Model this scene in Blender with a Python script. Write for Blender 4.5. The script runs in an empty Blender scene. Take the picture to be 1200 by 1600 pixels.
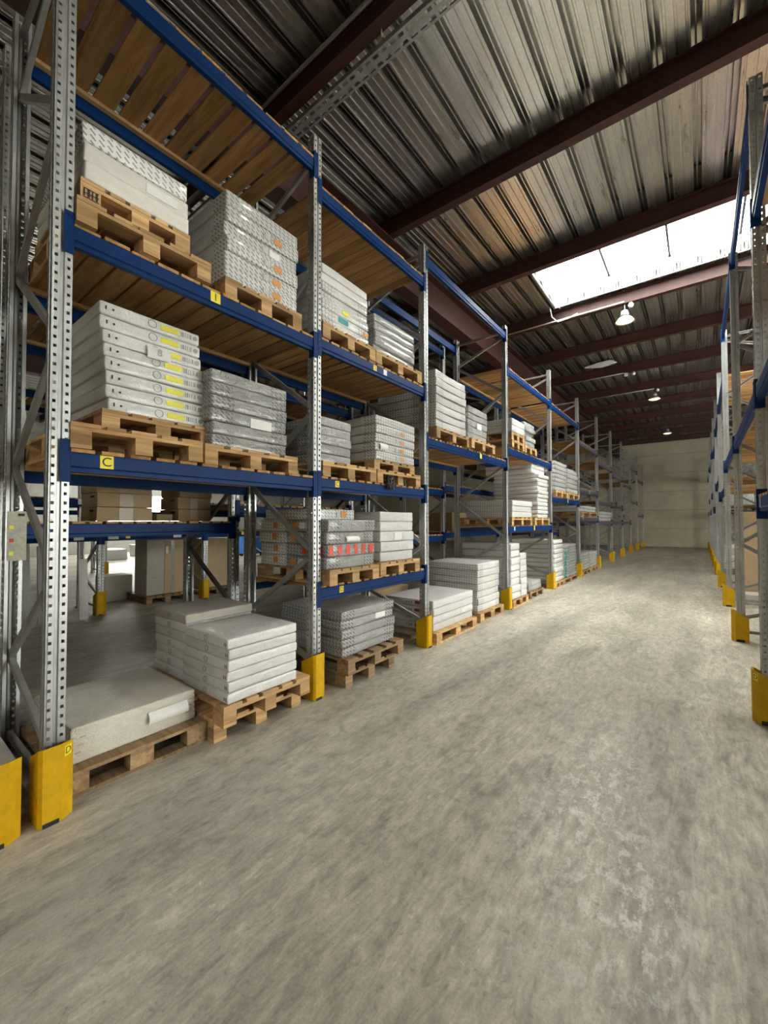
import bpy, math, random
from mathutils import Vector, Matrix, noise

random.seed(7)
scene = bpy.context.scene
COL = scene.collection

# ------------------------------------------------------------------ camera
F_PX, PITCH, ROLL, YAW = 641.9, math.radians(1.323), math.radians(0.097), math.radians(37.61)
cam = bpy.data.cameras.new('camera')
cam.sensor_fit = 'HORIZONTAL'
cam.sensor_width = 36.0
cam.lens = F_PX / 1200.0 * 36.0
cam.clip_start = 0.05
camera = bpy.data.objects.new('camera', cam)
COL.objects.link(camera)
fwd0 = Vector((-math.sin(YAW), math.cos(YAW), 0))
rgt0 = Vector((math.cos(YAW), math.sin(YAW), 0))
up0 = Vector((0, 0, 1))
fwd = math.cos(PITCH) * fwd0 + math.sin(PITCH) * up0
up1 = -math.sin(PITCH) * fwd0 + math.cos(PITCH) * up0
rgt = math.cos(ROLL) * rgt0 - math.sin(ROLL) * up1
up = math.sin(ROLL) * rgt0 + math.cos(ROLL) * up1
camera.matrix_world = Matrix(((rgt.x, up.x, -fwd.x, 0), (rgt.y, up.y, -fwd.y, 0), (rgt.z, up.z, -fwd.z, 1.575), (0, 0, 0, 1)))
scene.camera = camera

# ------------------------------------------------------------------ view, sky, light
scene.view_settings.view_transform = 'Standard'
scene.view_settings.look = 'None'
scene.view_settings.gamma = 1.0
scene.view_settings.use_curve_mapping = False
scene.view_settings.exposure = 0.82
SKY_STRENGTH = 14.6
world = bpy.data.worlds.new('overcast_sky')
scene.world = world
world.use_nodes = True
bg = world.node_tree.nodes['Background']
bg.inputs['Color'].default_value = (1.0, 0.972, 0.92, 1)
bg.inputs['Strength'].default_value = SKY_STRENGTH
scene.cycles.max_bounces = 8
scene.cycles.diffuse_bounces = 5
scene.cycles.glossy_bounces = 3
scene.cycles.transmission_bounces = 4
scene.cycles.transparent_max_bounces = 8
scene.cycles.sample_clamp_indirect = 6.0
scene.cycles.caustics_reflective = False
scene.cycles.caustics_refractive = False

# skylight openings in the roof (x0, x1, y0, y1)
SKYLIGHTS = [(-2.42, 4.18, 7.66, 9.70), (1.5, 6.2, -6.3, -4.3), (-23.2, -17.3, 7.66, 9.70)]  # the second is unseen, added behind the camera to light the near floor
for sx0, sx1, sy0, sy1 in SKYLIGHTS:
    ld = bpy.data.lights.new('skylight_portal', 'AREA')
    ld.shape = 'RECTANGLE'
    ld.size, ld.size_y = sx1 - sx0, sy1 - sy0
    ld.cycles.is_portal = True
    lo = bpy.data.objects.new('skylight_portal', ld)
    lo.location = ((sx0 + sx1) / 2, (sy0 + sy1) / 2, 6.86)
    COL.objects.link(lo)
# unseen daylight openings, added to the side wall to light the carton fronts (y0, y1, z0, z1)
ADDED_OPENINGS = [(4.4, 9.2, 0.4, 4.6), (10.8, 16.0, 0.4, 4.6)]
for dy0, dy1, dz0, dz1 in ADDED_OPENINGS:
    ld = bpy.data.lights.new('added_opening_portal', 'AREA')
    ld.shape = 'RECTANGLE'
    ld.size, ld.size_y = dz1 - dz0, dy1 - dy0
    ld.cycles.is_portal = True
    lo = bpy.data.objects.new('added_opening_portal', ld)
    lo.location = (12.32, (dy0 + dy1) / 2, (dz0 + dz1) / 2)
    lo.rotation_euler = (0, math.pi / 2, 0)
    COL.objects.link(lo)
# hall lamps: (x, y, watts)
LAMPS = [(-1.2, 2.84, 40), (-1.2, 9.83, 60), (-1.2, 16.83, 60), (-1.2, 23.83, 130), (-1.2, -4.16, 60), (-12.1, 2.84, 50)]

# ------------------------------------------------------------------ helpers
def link(o, parent=None):
    COL.objects.link(o)
    if parent is not None:
        o.parent = parent
    return o

def tag(o, label, cat, group=None, kind='thing'):
    o['label'] = label
    o['category'] = cat
    o['kind'] = kind
    if group:
        o['group'] = group
    return o

def struct(o, label=None, cat=None):
    o['kind'] = 'structure'
    if label:
        o['label'] = label
        o['category'] = cat
    return o

def empty(name, loc, rz=0.0):
    o = bpy.data.objects.new(name, None)
    o.empty_display_size = 0.1
    o.location = loc
    o.rotation_euler = (0, 0, rz)
    return link(o)

class MB:
    """collects faces for one mesh object"""
    def __init__(s):
        s.v, s.f, s.uv = [], [], []
    def quad(s, a, b, c, d):
        i = len(s.v)
        s.v += [a, b, c, d]
        s.f.append((i, i + 1, i + 2, i + 3))
    def box(s, x0, x1, y0, y1, z0, z1):
        i = len(s.v)
        s.v += [(x0, y0, z0), (x1, y0, z0), (x1, y1, z0), (x0, y1, z0), (x0, y0, z1), (x1, y0, z1), (x1, y1, z1), (x0, y1, z1)]
        for q in ((0, 3, 2, 1), (4, 5, 6, 7), (0, 1, 5, 4), (1, 2, 6, 5), (2, 3, 7, 6), (3, 0, 4, 7)):
            s.f.append(tuple(i + k for k in q))
    def bar(s, a, b, w, h, upv=(0, 1, 0)):
        """rectangular bar from a to b; w along upv x dir, h across"""
        a, b = Vector(a), Vector(b)
        d = (b - a).normalized()
        u = Vector(upv)
        u = (u - d * u.dot(d)).normalized()
        t = d.cross(u)
        i = len(s.v)
        for p in (a, b):
            for su, st in ((-1, -1), (1, -1), (1, 1), (-1, 1)):
                s.v.append(tuple(p + u * (w / 2 * su) + t * (h / 2 * st)))
        for q in ((0, 3, 2, 1), (4, 5, 6, 7), (0, 1, 5, 4), (1, 2, 6, 5), (2, 3, 7, 6), (3, 0, 4, 7)):
            s.f.append(tuple(i + k for k in q))
    def channel(s, a, b, w, h, t=0.004, upv=(0, 1, 0)):
        """U channel from a to b"""
        a, b = Vector(a), Vector(b)
        d = (b - a).normalized()
        u = Vector(upv); u = (u - d * u.dot(d)).normalized()
        n = d.cross(u)
        s.bar(a, b, t, h, u)
        s.bar(a + n * (h / 2 - t / 2) + u * w / 2, b + n * (h / 2 - t / 2) + u * w / 2, w, t, u)
        s.bar(a - n * (h / 2 - t / 2) + u * w / 2, b - n * (h / 2 - t / 2) + u * w / 2, w, t, u)
    def prism(s, prof, p0, p1, axis):
        """closed profile (list of 2D) extruded along axis ('x','y','z') from p0 to p1"""
        def P(a, b, c):
            return {'y': (a, c, b), 'x': (c, a, b), 'z': (a, b, c)}[axis]
        n = len(prof)
        i = len(s.v)
        s.v += [P(a, b, p0) for a, b in prof] + [P(a, b, p1) for a, b in prof]
        for k in range(n):
            k2 = (k + 1) % n
            s.f.append((i + k, i + k2, i + n + k2, i + n + k))
        s.f.append(tuple(i + k for k in reversed(range(n))))
        s.f.append(tuple(i + n + k for k in range(n)))
    def tube(s, pts, r, seg=8):
        pts = [Vector(p) for p in pts]
        i0 = len(s.v)
        for k, p in enumerate(pts):
            d = (pts[min(k + 1, len(pts) - 1)] - pts[max(k - 1, 0)]).normalized()
            u = d.orthogonal().normalized()
            if k and u.dot(lastu) < 0.9:
                u = (lastu - d * lastu.dot(d)).normalized()
            lastu = u
            w = d.cross(u)
            for j in range(seg):
                a = 2 * math.pi * j / seg
                s.v.append(tuple(p + u * (r * math.cos(a)) + w * (r * math.sin(a))))
        for k in range(len(pts) - 1):
            for j in range(seg):
                a, b = i0 + k * seg + j, i0 + k * seg + (j + 1) % seg
                s.f.append((a, b, b + seg, a + seg))
        s.f.append(tuple(i0 + j for j in reversed(range(seg))))
        s.f.append(tuple(i0 + (len(pts) - 1) * seg + j for j in range(seg)))
    def lathe(s, prof, seg=24):
        i0 = len(s.v)
        for r, z in prof:
            for j in range(seg):
                a = 2 * math.pi * j / seg
                s.v.append((r * math.cos(a), r * math.sin(a), z))
        for k in range(len(prof) - 1):
            for j in range(seg):
                a, b = i0 + k * seg + j, i0 + k * seg + (j + 1) % seg
                s.f.append((a, b, b + seg, a + seg))
    def mesh(s, name, mat=None, smooth=False, fix=True):
        me = bpy.data.meshes.new(name)
        me.from_pydata(s.v, [], s.f)
        if fix:
            import bmesh
            bm = bmesh.new(); bm.from_mesh(me)
            bmesh.ops.recalc_face_normals(bm, faces=bm.faces)
            bm.to_mesh(me); bm.free()
        if mat:
            me.materials.append(mat)
        if smooth:
            for p in me.polygons:
                p.use_smooth = True
        me.update()
        return me
    def build(s, name, mat, parent=None, loc=(0, 0, 0), rz=0.0, smooth=False):
        o = bpy.data.objects.new(name, s.mesh(name, mat, smooth))
        o.location = loc
        o.rotation_euler = (0, 0, rz)
        return link(o, parent)

def obj(name, me, parent=None, loc=(0, 0, 0), rz=0.0):
    o = bpy.data.objects.new(name, me)
    o.location = loc
    o.rotation_euler = (0, 0, rz)
    return link(o, parent)

def bevel(o, w=0.004, seg=1):
    m = o.modifiers.new('edge', 'BEVEL')
    m.width = w
    m.segments = seg
    m.limit_method = 'ANGLE'
    return o

# ------------------------------------------------------------------ materials
class NT:
    def __init__(s, name):
        s.m = bpy.data.materials.new(name)
        s.m.use_nodes = True
        s.t = s.m.node_tree
        s.b = s.t.nodes['Principled BSDF']
        s.out = s.t.nodes['Material Output']
    def n(s, typ, **kw):
        x = s.t.nodes.new(typ)
        for k, v in kw.items():
            setattr(x, k, v)
        return x
    def l(s, a, b):
        s.t.links.new(a, b)
    def coord(s, kind='Object', scale=(1, 1, 1), rot=(0, 0, 0)):
        tc = s.n('ShaderNodeTexCoord')
        mp = s.n('ShaderNodeMapping')
        mp.inputs['Scale'].default_value = scale
        mp.inputs['Rotation'].default_value = rot
        s.l(tc.outputs[kind], mp.inputs['Vector'])
        return mp.outputs['Vector']
    def noise(s, vec, scale=5, detail=4, rough=0.55, dist=0.0):
        x = s.n('ShaderNodeTexNoise')
        x.inputs['Scale'].default_value = scale
        x.inputs['Detail'].default_value = detail
        x.inputs['Roughness'].default_value = rough
        x.inputs['Distortion'].default_value = dist
        if vec is not None:
            s.l(vec, x.inputs['Vector'])
        return x.outputs['Fac']
    def ramp(s, fac, stops):
        r = s.n('ShaderNodeValToRGB')
        while len(r.color_ramp.elements) < len(stops):
            r.color_ramp.elements.new(0.5)
        for e, (p, c) in zip(r.color_ramp.elements, stops):
            e.position = p
            e.color = (c, c, c, 1) if not isinstance(c, tuple) else (*c, 1)
        s.l(fac, r.inputs['Fac'])
        return r.outputs['Color']
    def math(s, op, a, b=None, c=None):
        x = s.n('ShaderNodeMath', operation=op)
        for i, v in enumerate((a, b, c)):
            if v is None:
                continue
            if isinstance(v, (int, float)):
                x.inputs[i].default_value = v
            else:
                s.l(v, x.inputs[i])
        return x.outputs[0]
    def mix(s, fac, a, b, blend='MIX'):
        x = s.n('ShaderNodeMix', data_type='RGBA', blend_type=blend)
        for i, v in ((0, fac), (6, a), (7, b)):
            if isinstance(v, (int, float)):
                x.inputs[i].default_value = v
            elif isinstance(v, tuple):
                x.inputs[i].default_value = (*v, 1)
            else:
                s.l(v, x.inputs[i])
        return x.outputs[2]
    def bump(s, h, strength=0.3, dist=0.01):
        x = s.n('ShaderNodeBump')
        x.inputs['Strength'].default_value = strength
        x.inputs['Distance'].default_value = dist
        s.l(h, x.inputs['Height'])
        s.l(x.outputs['Normal'], s.b.inputs['Normal'])
    def set(s, color=None, rough=0.5, metal=0.0, spec=None, coat=None):
        if color is not None:
            if isinstance(color, tuple):
                s.b.inputs['Base Color'].default_value = (*color, 1)
            else:
                s.l(color, s.b.inputs['Base Color'])
        if isinstance(rough, (int, float)):
            s.b.inputs['Roughness'].default_value = rough
        else:
            s.l(rough, s.b.inputs['Roughness'])
        s.b.inputs['Metallic'].default_value = metal
        if spec is not None:
            s.b.inputs['Specular IOR Level'].default_value = spec
        if coat is not None:
            s.b.inputs['Coat Weight'].default_value = coat
            s.b.inputs['Coat Roughness'].default_value = 0.15
        return s.m

def paint(name, c, rough=0.4, dirt=0.25, scale=6, metal=0.0, coat=None, spec=None):
    n = NT(name)
    f = n.noise(n.coord('Object'), scale, 6, 0.65)
    k = n.ramp(f, [(0.3, 1 - dirt), (0.7, 1.0)])
    return n.set(n.mix(1.0, c, k, 'MULTIPLY'), rough, metal, spec=spec, coat=coat)

def galvanised(name, base=(0.50, 0.51, 0.51), metal=0.75, rough=0.38):
    n = NT(name)
    v = n.coord('Object', (1, 1, 0.35))
    a = n.noise(v, 9, 6, 0.7)
    b = n.noise(n.coord('Object'), 70, 2, 0.5)
    col = n.mix(1.0, base, n.ramp(a, [(0.3, 0.72), (0.7, 1.08)]), 'MULTIPLY')
    n.bump(b, 0.06, 0.004)
    r = n.math('MULTIPLY_ADD', a, 0.25, rough - 0.12)
    return n.set(col, r, metal)

def wood(name, c1, c2, axis=0, scale=1.0, rough=0.75, island=True):
    n = NT(name)
    sc = [14, 14, 14]
    sc[axis] = 1.1
    v = n.coord('Object', tuple(x * scale for x in sc))
    if island:
        g = n.n('ShaderNodeNewGeometry')
        oi = n.n('ShaderNodeObjectInfo')
        off = n.math('ADD', g.outputs['Random Per Island'], oi.outputs['Random'])
        cb = n.n('ShaderNodeCombineXYZ')
        m = n.math('MULTIPLY', off, 37.0)
        for i in range(3):
            n.l(m, cb.inputs[i])
        ad = n.n('ShaderNodeVectorMath', operation='ADD')
        n.l(v, ad.inputs[0]); n.l(cb.outputs[0], ad.inputs[1])
        v = ad.outputs[0]
    f = n.noise(v, 1.0, 7, 0.62, 1.2)
    k = n.noise(v, 0.28, 2, 0.5, 0.3)
    col = n.mix(n.ramp(f, [(0.34, 0.0), (0.66, 1.0)]), c1, c2)
    col = n.mix(n.ramp(k, [(0.72, 0.0), (0.80, 0.75)]), col, tuple(x * 0.35 for x in c1))
    if island:
        t = n.ramp(n.math('FRACT', off), [(0.0, 0.62), (1.0, 1.18)])
        col = n.mix(1.0, col, t, 'MULTIPLY')
    n.bump(f, 0.25, 0.003)
    return n.set(col, rough, 0, spec=0.25)

M = {}
M['galv'] = galvanised('galvanised_steel')
M['galv_dull'] = galvanised('dull_galvanised_steel', (0.42, 0.42, 0.41), 0.6, 0.5)
M['blue'] = paint('blue_enamel', (0.0012, 0.030, 0.140), 0.5, 0.25, 5, spec=0.16)
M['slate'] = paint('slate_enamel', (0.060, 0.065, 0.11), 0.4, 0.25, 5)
M['yellow'] = paint('yellow_enamel', (0.66, 0.385, 0.003), 0.55, 0.28, 9, spec=0.25)
M['red'] = paint('oxide_red_steel', (0.058, 0.015, 0.011), 0.6, 0.4, 4)
M['wood'] = wood('pallet_wood', (0.36, 0.20, 0.085), (0.66, 0.44, 0.22), 1)
M['wood_x'] = wood('pallet_wood_lengthwise', (0.36, 0.20, 0.085), (0.66, 0.44, 0.22), 0)
M['wood_old'] = wood('weathered_pallet_wood', (0.20, 0.12, 0.06), (0.40, 0.27, 0.15), 1)
M['deck'] = wood('shelf_deck_pine', (0.34, 0.17, 0.06), (0.60, 0.36, 0.15), 0)
M['kraft'] = paint('kraft_cardboard', (0.50, 0.37, 0.22), 0.85, 0.15, 4)
M['sticker'] = paint('yellow_sticker', (0.90, 0.72, 0.03), 0.5, 0.05)
M['lime'] = paint('lime_sticker', (0.82, 0.76, 0.06), 0.5, 0.15, 60)
M['orange'] = paint('orange_sticker', (0.75, 0.33, 0.10), 0.6, 0.4, 60)
M['redtape'] = paint('red_tape', (0.75, 0.07, 0.04), 0.35, 0.3, 20)
M['teal'] = paint('teal_print', (0.02, 0.33, 0.33), 0.5, 0.3, 15)
M['paper'] = paint('white_paper', (0.80, 0.80, 0.77), 0.6, 0.1, 30)
M['notice'] = paint('yellowed_notice_sheet', (0.46, 0.45, 0.36), 0.6, 0.35, 40)
M['ink'] = paint('black_ink', (0.02, 0.02, 0.02), 0.7, 0.0)
M['ink_red'] = paint('red_ink', (0.45, 0.05, 0.05), 0.7, 0.3, 60)
M['rubber'] = paint('black_plastic', (0.015, 0.015, 0.017), 0.45, 0.1)
M['hole'] = paint('grey_print', (0.34, 0.34, 0.34), 0.6, 0.1)
M['white_plastic'] = paint('white_plastic', (0.8, 0.8, 0.78), 0.4, 0.05)
M['machine_blue'] = paint('machine_blue', (0.02, 0.16, 0.55), 0.35, 0.1)
M['dark_red'] = paint('dark_red_cloth', (0.5, 0.05, 0.03), 0.6, 0.2)

def barcode():
    n = NT('barcode_print')
    v = n.coord('UV', (1, 0, 0))
    w = n.n('ShaderNodeTexWhiteNoise', noise_dimensions='1D')
    sx = n.n('ShaderNodeSeparateXYZ')
    n.l(v, sx.inputs[0])
    n.l(n.math('FLOOR', n.math('MULTIPLY', sx.outputs[0], 420.0)), w.inputs['W'])
    k = n.math('GREATER_THAN', w.outputs['Value'], 0.5)
    return n.set(n.mix(k, (0.10, 0.10, 0.10), (0.72, 0.72, 0.70)), 0.5)
M['barcode'] = barcode()

def carton(name, base=(0.84, 0.835, 0.815), pattern=0.0, wrinkle=0.5, film=True, ends=False):
    """film-wrapped cardboard; pattern = darkness of printed diagonal dashes"""
    n = NT(name)
    oi = n.n('ShaderNodeObjectInfo')
    uv = n.n('ShaderNodeTexCoord').outputs['UV']
    tone = n.ramp(oi.outputs['Random'], [(0.0, 0.88), (1.0, 1.04)])
    col = n.mix(1.0, base, tone, 'MULTIPLY')
    if pattern > 0:
        mp = n.n('ShaderNodeMapping')
        mp.inputs['Rotation'].default_value = (0, 0, math.radians(38))
        n.l(uv, mp.inputs['Vector'])
        sx = n.n('ShaderNodeSeparateXYZ'); n.l(mp.outputs[0], sx.inputs[0])
        u, w = sx.outputs[0], sx.outputs[1]
        row = n.math('MULTIPLY', w, 1 / 0.026)
        r = n.math('LESS_THAN', n.math('FRACT', row), 0.40)
        sh = n.math('MULTIPLY', n.math('FLOOR', row), 0.37)
        d = n.math('LESS_THAN', n.math('FRACT', n.math('ADD', n.math('MULTIPLY', u, 1 / 0.058), sh)), 0.60)
        m = n.math('MULTIPLY', n.math('MULTIPLY', r, d), pattern)
        if ends:   # printed only where the film leaves the carton ends open
            a = n.n('ShaderNodeAttribute'); a.attribute_name = 'endness'
            m = n.math('MULTIPLY', m, a.outputs['Fac'])
        col = n.mix(m, col, (0.20, 0.20, 0.205))
    ad = n.n('ShaderNodeVectorMath', operation='ADD')
    cb = n.n('ShaderNodeCombineXYZ')
    for q in range(3):
        n.l(n.math('MULTIPLY', oi.outputs['Random'], 40.0), cb.inputs[q])
    n.l(n.coord('Object', (1.0, 1.0, 1.7)), ad.inputs[0]); n.l(cb.outputs[0], ad.inputs[1])
    v = ad.outputs[0]
    w1 = n.noise(v, 5, 4, 0.55, 2.2)
    w2 = n.noise(v, 13, 4, 0.62, 3.6)
    ridge = n.math('ABSOLUTE', n.math('SUBTRACT', w2, 0.5))       # sharp film creases
    wr = n.math('ADD', n.math('MULTIPLY', w1, 1.3), n.math('MULTIPLY', ridge, -2.2))
    grime = n.ramp(w1, [(0.32, 0.86), (0.58, 1.0)])
    col = n.mix(0.7, col, n.mix(1.0, col, grime, 'MULTIPLY'))
    if film:   # milky folds of the film over the print, crease glints painted in
        milky = n.ramp(w2, [(0.34, 0.78), (0.46, 1.0), (0.66, 0.94)])
        col = n.mix(min(1.0, wrinkle * 1.25), col, n.mix(1.0, col, milky, 'MULTIPLY'))
        shine = n.ramp(ridge, [(0.0, 1.0), (0.035, 0.0)])
        col = n.mix(n.math('MULTIPLY', shine, 0.30 * min(1.0, wrinkle * 1.3)), col, (0.88, 0.88, 0.87))
    n.bump(wr, min(1.0, wrinkle * 1.3), 0.04)
    if film:
        n.b.inputs['Coat Weight'].default_value = 0.5
        n.b.inputs['Coat Roughness'].default_value = 0.12
    return n.set(col, 0.32 if film else 0.6, 0, spec=0.5 if film else 0.3)

M['c_plain'] = carton('film_wrapped_carton', wrinkle=0.35)
M['c_pattern'] = carton('dash_printed_carton', (0.84, 0.835, 0.815), 0.85, 0.25)
M['c_ends'] = carton('carton_printed_ends', (0.84, 0.835, 0.82), 0.9, 0.45, ends=True)
M['c_silver'] = carton('crinkled_film_carton', (0.80, 0.80, 0.79), 0.75, 0.95, ends=True)
M['c_crinkle'] = carton('white_crinkled_carton', (0.86, 0.86, 0.85), 0.9, 0.75, ends=True)
M['c_white'] = carton('bright_white_carton', (0.88, 0.88, 0.87), 0, 0.45)
M['c_matt'] = carton('matt_white_carton', (0.78, 0.75, 0.69), 0, 0.15, film=False)
M['c_dusty'] = carton('dusty_carton', (0.60, 0.56, 0.49), 0, 0.35, film=False)
M['c_dusty_ends'] = carton('dusty_carton_printed_ends', (0.68, 0.645, 0.56), 0.8, 0.3, film=False, ends=True)

def floor_mat():
    n = NT('worn_concrete')
    P = n.coord('Object')
    L = n.coord('Object', (1.0, 0.28, 1), (0, 0, math.radians(14)))
    big = n.noise(P, 0.55, 5, 0.6, 0.5)
    mid = n.noise(L, 2.6, 7, 0.66, 1.0)
    fine = n.noise(n.coord('Object', (1, 0.45, 1), (0, 0, math.radians(20))), 16, 6, 0.7, 0.6)
    grain = n.noise(P, 90, 3, 0.6)
    col = n.mix(n.ramp(big, [(0.3, 0.0), (0.7, 1.0)]), (0.365, 0.328, 0.258), (0.485, 0.446, 0.372))
    col = n.mix(1.0, col, n.ramp(mid, [(0.30, 0.66), (0.5, 1.0), (0.70, 1.24)]), 'MULTIPLY')
    col = n.mix(1.0, col, n.ramp(fine, [(0.30, 0.68), (0.50, 1.0), (0.70, 1.26)]), 'MULTIPLY')
    col = n.mix(1.0, col, n.ramp(grain, [(0.25, 0.86), (0.75, 1.12)]), 'MULTIPLY')
    sx = n.n('ShaderNodeSeparateXYZ'); n.l(P, sx.inputs[0])
    X, Y = sx.outputs[0], sx.outputs[1]
    # trowel sweeps: distorted fine streaks
    sw = n.noise(n.coord('Object', (3.0, 0.55, 1), (0, 0, math.radians(-32))), 5.0, 5, 0.6, 2.6)
    col = n.mix(1.0, col, n.ramp(sw, [(0.30, 0.84), (0.52, 1.0), (0.66, 1.16)]), 'MULTIPLY')
    spk = n.noise(P, 38, 6, 0.75, 0.4)
    col = n.mix(1.0, col, n.ramp(spk, [(0.30, 0.62), (0.43, 1.0), (0.60, 1.02), (0.70, 1.42)]), 'MULTIPLY')
    # pale scuffs near the bare rack
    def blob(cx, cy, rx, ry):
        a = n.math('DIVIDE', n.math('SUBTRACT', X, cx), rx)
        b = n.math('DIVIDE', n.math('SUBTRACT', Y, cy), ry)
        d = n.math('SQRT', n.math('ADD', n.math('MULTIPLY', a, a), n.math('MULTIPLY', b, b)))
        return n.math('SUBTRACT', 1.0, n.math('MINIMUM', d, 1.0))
    # paler dusty strip in front of the loaded rack, broken into arcs
    ds = n.math('SUBTRACT', 1.0, n.math('MINIMUM', n.math('ABSOLUTE', n.math('DIVIDE', n.math('ADD', X, 2.25), 0.75)), 1.0))
    dn = n.noise(n.coord('Object', (1.6, 0.9, 1), (0, 0, math.radians(40))), 3.2, 6, 0.65, 2.4)
    col = n.mix(n.math('MULTIPLY', n.math('MULTIPLY', ds, n.ramp(dn, [(0.40, 0.0), (0.62, 1.0)])), 0.55), col, (0.62, 0.59, 0.52))
    # darker tyre-worn lane down the middle
    wl = n.noise(n.coord('Object', (1, 0.12, 1)), 1.5, 3, 0.6, 0.4)
    col = n.mix(1.0, col, n.ramp(wl, [(0.36, 0.80), (0.58, 1.06)]), 'MULTIPLY')
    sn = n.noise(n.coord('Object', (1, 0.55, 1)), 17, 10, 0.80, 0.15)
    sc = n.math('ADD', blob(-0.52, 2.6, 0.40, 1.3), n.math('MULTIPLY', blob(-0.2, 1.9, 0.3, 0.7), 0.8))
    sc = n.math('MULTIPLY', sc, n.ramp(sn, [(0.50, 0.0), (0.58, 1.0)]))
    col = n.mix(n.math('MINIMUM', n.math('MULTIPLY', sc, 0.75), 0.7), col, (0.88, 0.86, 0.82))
    # edge of the floor coating, a wavy line parallel to the aisle
    ew = n.noise(n.coord('Object', (0, 1, 0)), 1.3, 1, 0.4)
    edge = n.math('ADD', n.math('MULTIPLY', n.math('SUBTRACT', ew, 0.5), 0.55), -0.05)
    dd = n.math('SUBTRACT', X, edge)
    line = n.math('LESS_THAN', n.math('ABSOLUTE', dd), 0.005)
    beyond = n.math('GREATER_THAN', dd, 0.0)
    lim = n.math('LESS_THAN', X, 1.0)
    rg = n.noise(n.coord('Object', (5.0, 0.5, 1), (0, 0, math.radians(6))), 4.0, 4, 0.6, 1.4)
    pale = n.mix(1.0, col, n.ramp(rg, [(0.3, 0.90), (0.7, 1.30)]), 'MULTIPLY')
    col = n.mix(n.math('MULTIPLY', beyond, lim), col, pale)
    col = n.mix(n.math('MULTIPLY', line, 0.45), col, (0.50, 0.48, 0.43))
    h = n.math('ADD', n.math('MULTIPLY', fine, 0.6), n.math('MULTIPLY', beyond, -0.6))
    n.bump(h, 0.22, 0.01)
    r = n.math('MULTIPLY_ADD', mid, 0.3, 0.36)
    return n.set(col, r, 0, spec=0.4)
M['floor'] = floor_mat()

def deck_sheet():
    n = NT('galvanised_roof_sheet')
    v = n.coord('Object', (1.2, 0.16, 1))
    a = n.noise(v, 6, 7, 0.7, 0.5)
    b = n.noise(n.coord('Object'), 30, 4, 0.7)
    col = n.mix(n.ramp(a, [(0.3, 0.0), (0.7, 1.0)]), (0.60, 0.595, 0.57), (0.84, 0.83, 0.80))
    col = n.mix(1.0, col, n.ramp(b, [(0.3, 0.88), (0.7, 1.08)]), 'MULTIPLY')
    return n.set(col, n.math('MULTIPLY_ADD', a, 0.2, 0.20), 1.0)
M['roof'] = deck_sheet()
M['curb'] = paint('skylight_upstand', (0.24, 0.27, 0.25), 0.6, 0.3, 18)

def panel_wall(name, c):
    n = NT(name)
    P = n.coord('Object')
    sx = n.n('ShaderNodeSeparateXYZ'); n.l(P, sx.inputs[0])
    z = sx.outputs[2]
    g = n.math('LESS_THAN', n.math('FRACT', n.math('MULTIPLY', z, 1 / 1.12)), 0.018)
    rib = n.math('SINE', n.math('MULTIPLY', z, 62.0))
    st = n.noise(n.coord('Object', (0.7, 0.7, 0.7)), 1.3, 6, 0.65, 1.2)
    col = n.mix(1.0, c, n.ramp(st, [(0.3, 0.80), (0.7, 1.08)]), 'MULTIPLY')
    col = n.mix(n.math('MULTIPLY', g, 0.6), col, (0.12, 0.11, 0.09))
    n.bump(n.math('SUBTRACT', n.math('MULTIPLY', rib, 0.15), g), 0.5, 0.01)
    return n.set(col, 0.5, 0)
M['wall'] = panel_wall('cream_wall_panels', (0.54, 0.48, 0.35))
M['wall_white'] = panel_wall('white_wall_panels', (0.50, 0.49, 0.45))

def pane():
    n = NT('translucent_roof_pane')
    tr = n.n('ShaderNodeBsdfTransparent'); tr.inputs['Color'].default_value = (0.95, 0.97, 0.96, 1)
    tl = n.n('ShaderNodeBsdfTranslucent'); tl.inputs['Color'].default_value = (0.85, 0.88, 0.86, 1)
    mx = n.n('ShaderNodeMixShader'); mx.inputs[0].default_value = 0.25
    n.l(tr.outputs[0], mx.inputs[1]); n.l(tl.outputs[0], mx.inputs[2])
    n.l(mx.outputs[0], n.out.inputs['Surface'])
    return n.m
M['pane'] = pane()

def lit(name, c, s):
    n = NT(name)
    n.set((0.9, 0.9, 0.85), 0.3)
    n.b.inputs['Emission Color'].default_value = (*c, 1)
    n.b.inputs['Emission Strength'].default_value = s
    return n.m
M['lamp'] = lit('glowing_lamp_glass', (1.0, 0.80, 0.36), 1.5)

# ------------------------------------------------------------------ hall: floor, roof, walls
X0, X1, Y0H, Y1H, ZC = -24.0, 12.0, -9.0, 30.2, 6.43
fl = MB(); fl.box(X0 - .3, X1 + .3, Y0H - .3, Y1H + .3, -0.2, 0.0)
struct(fl.build('floor', M['floor']), 'worn grey concrete warehouse floor with trowel swirls', 'floor')

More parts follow.
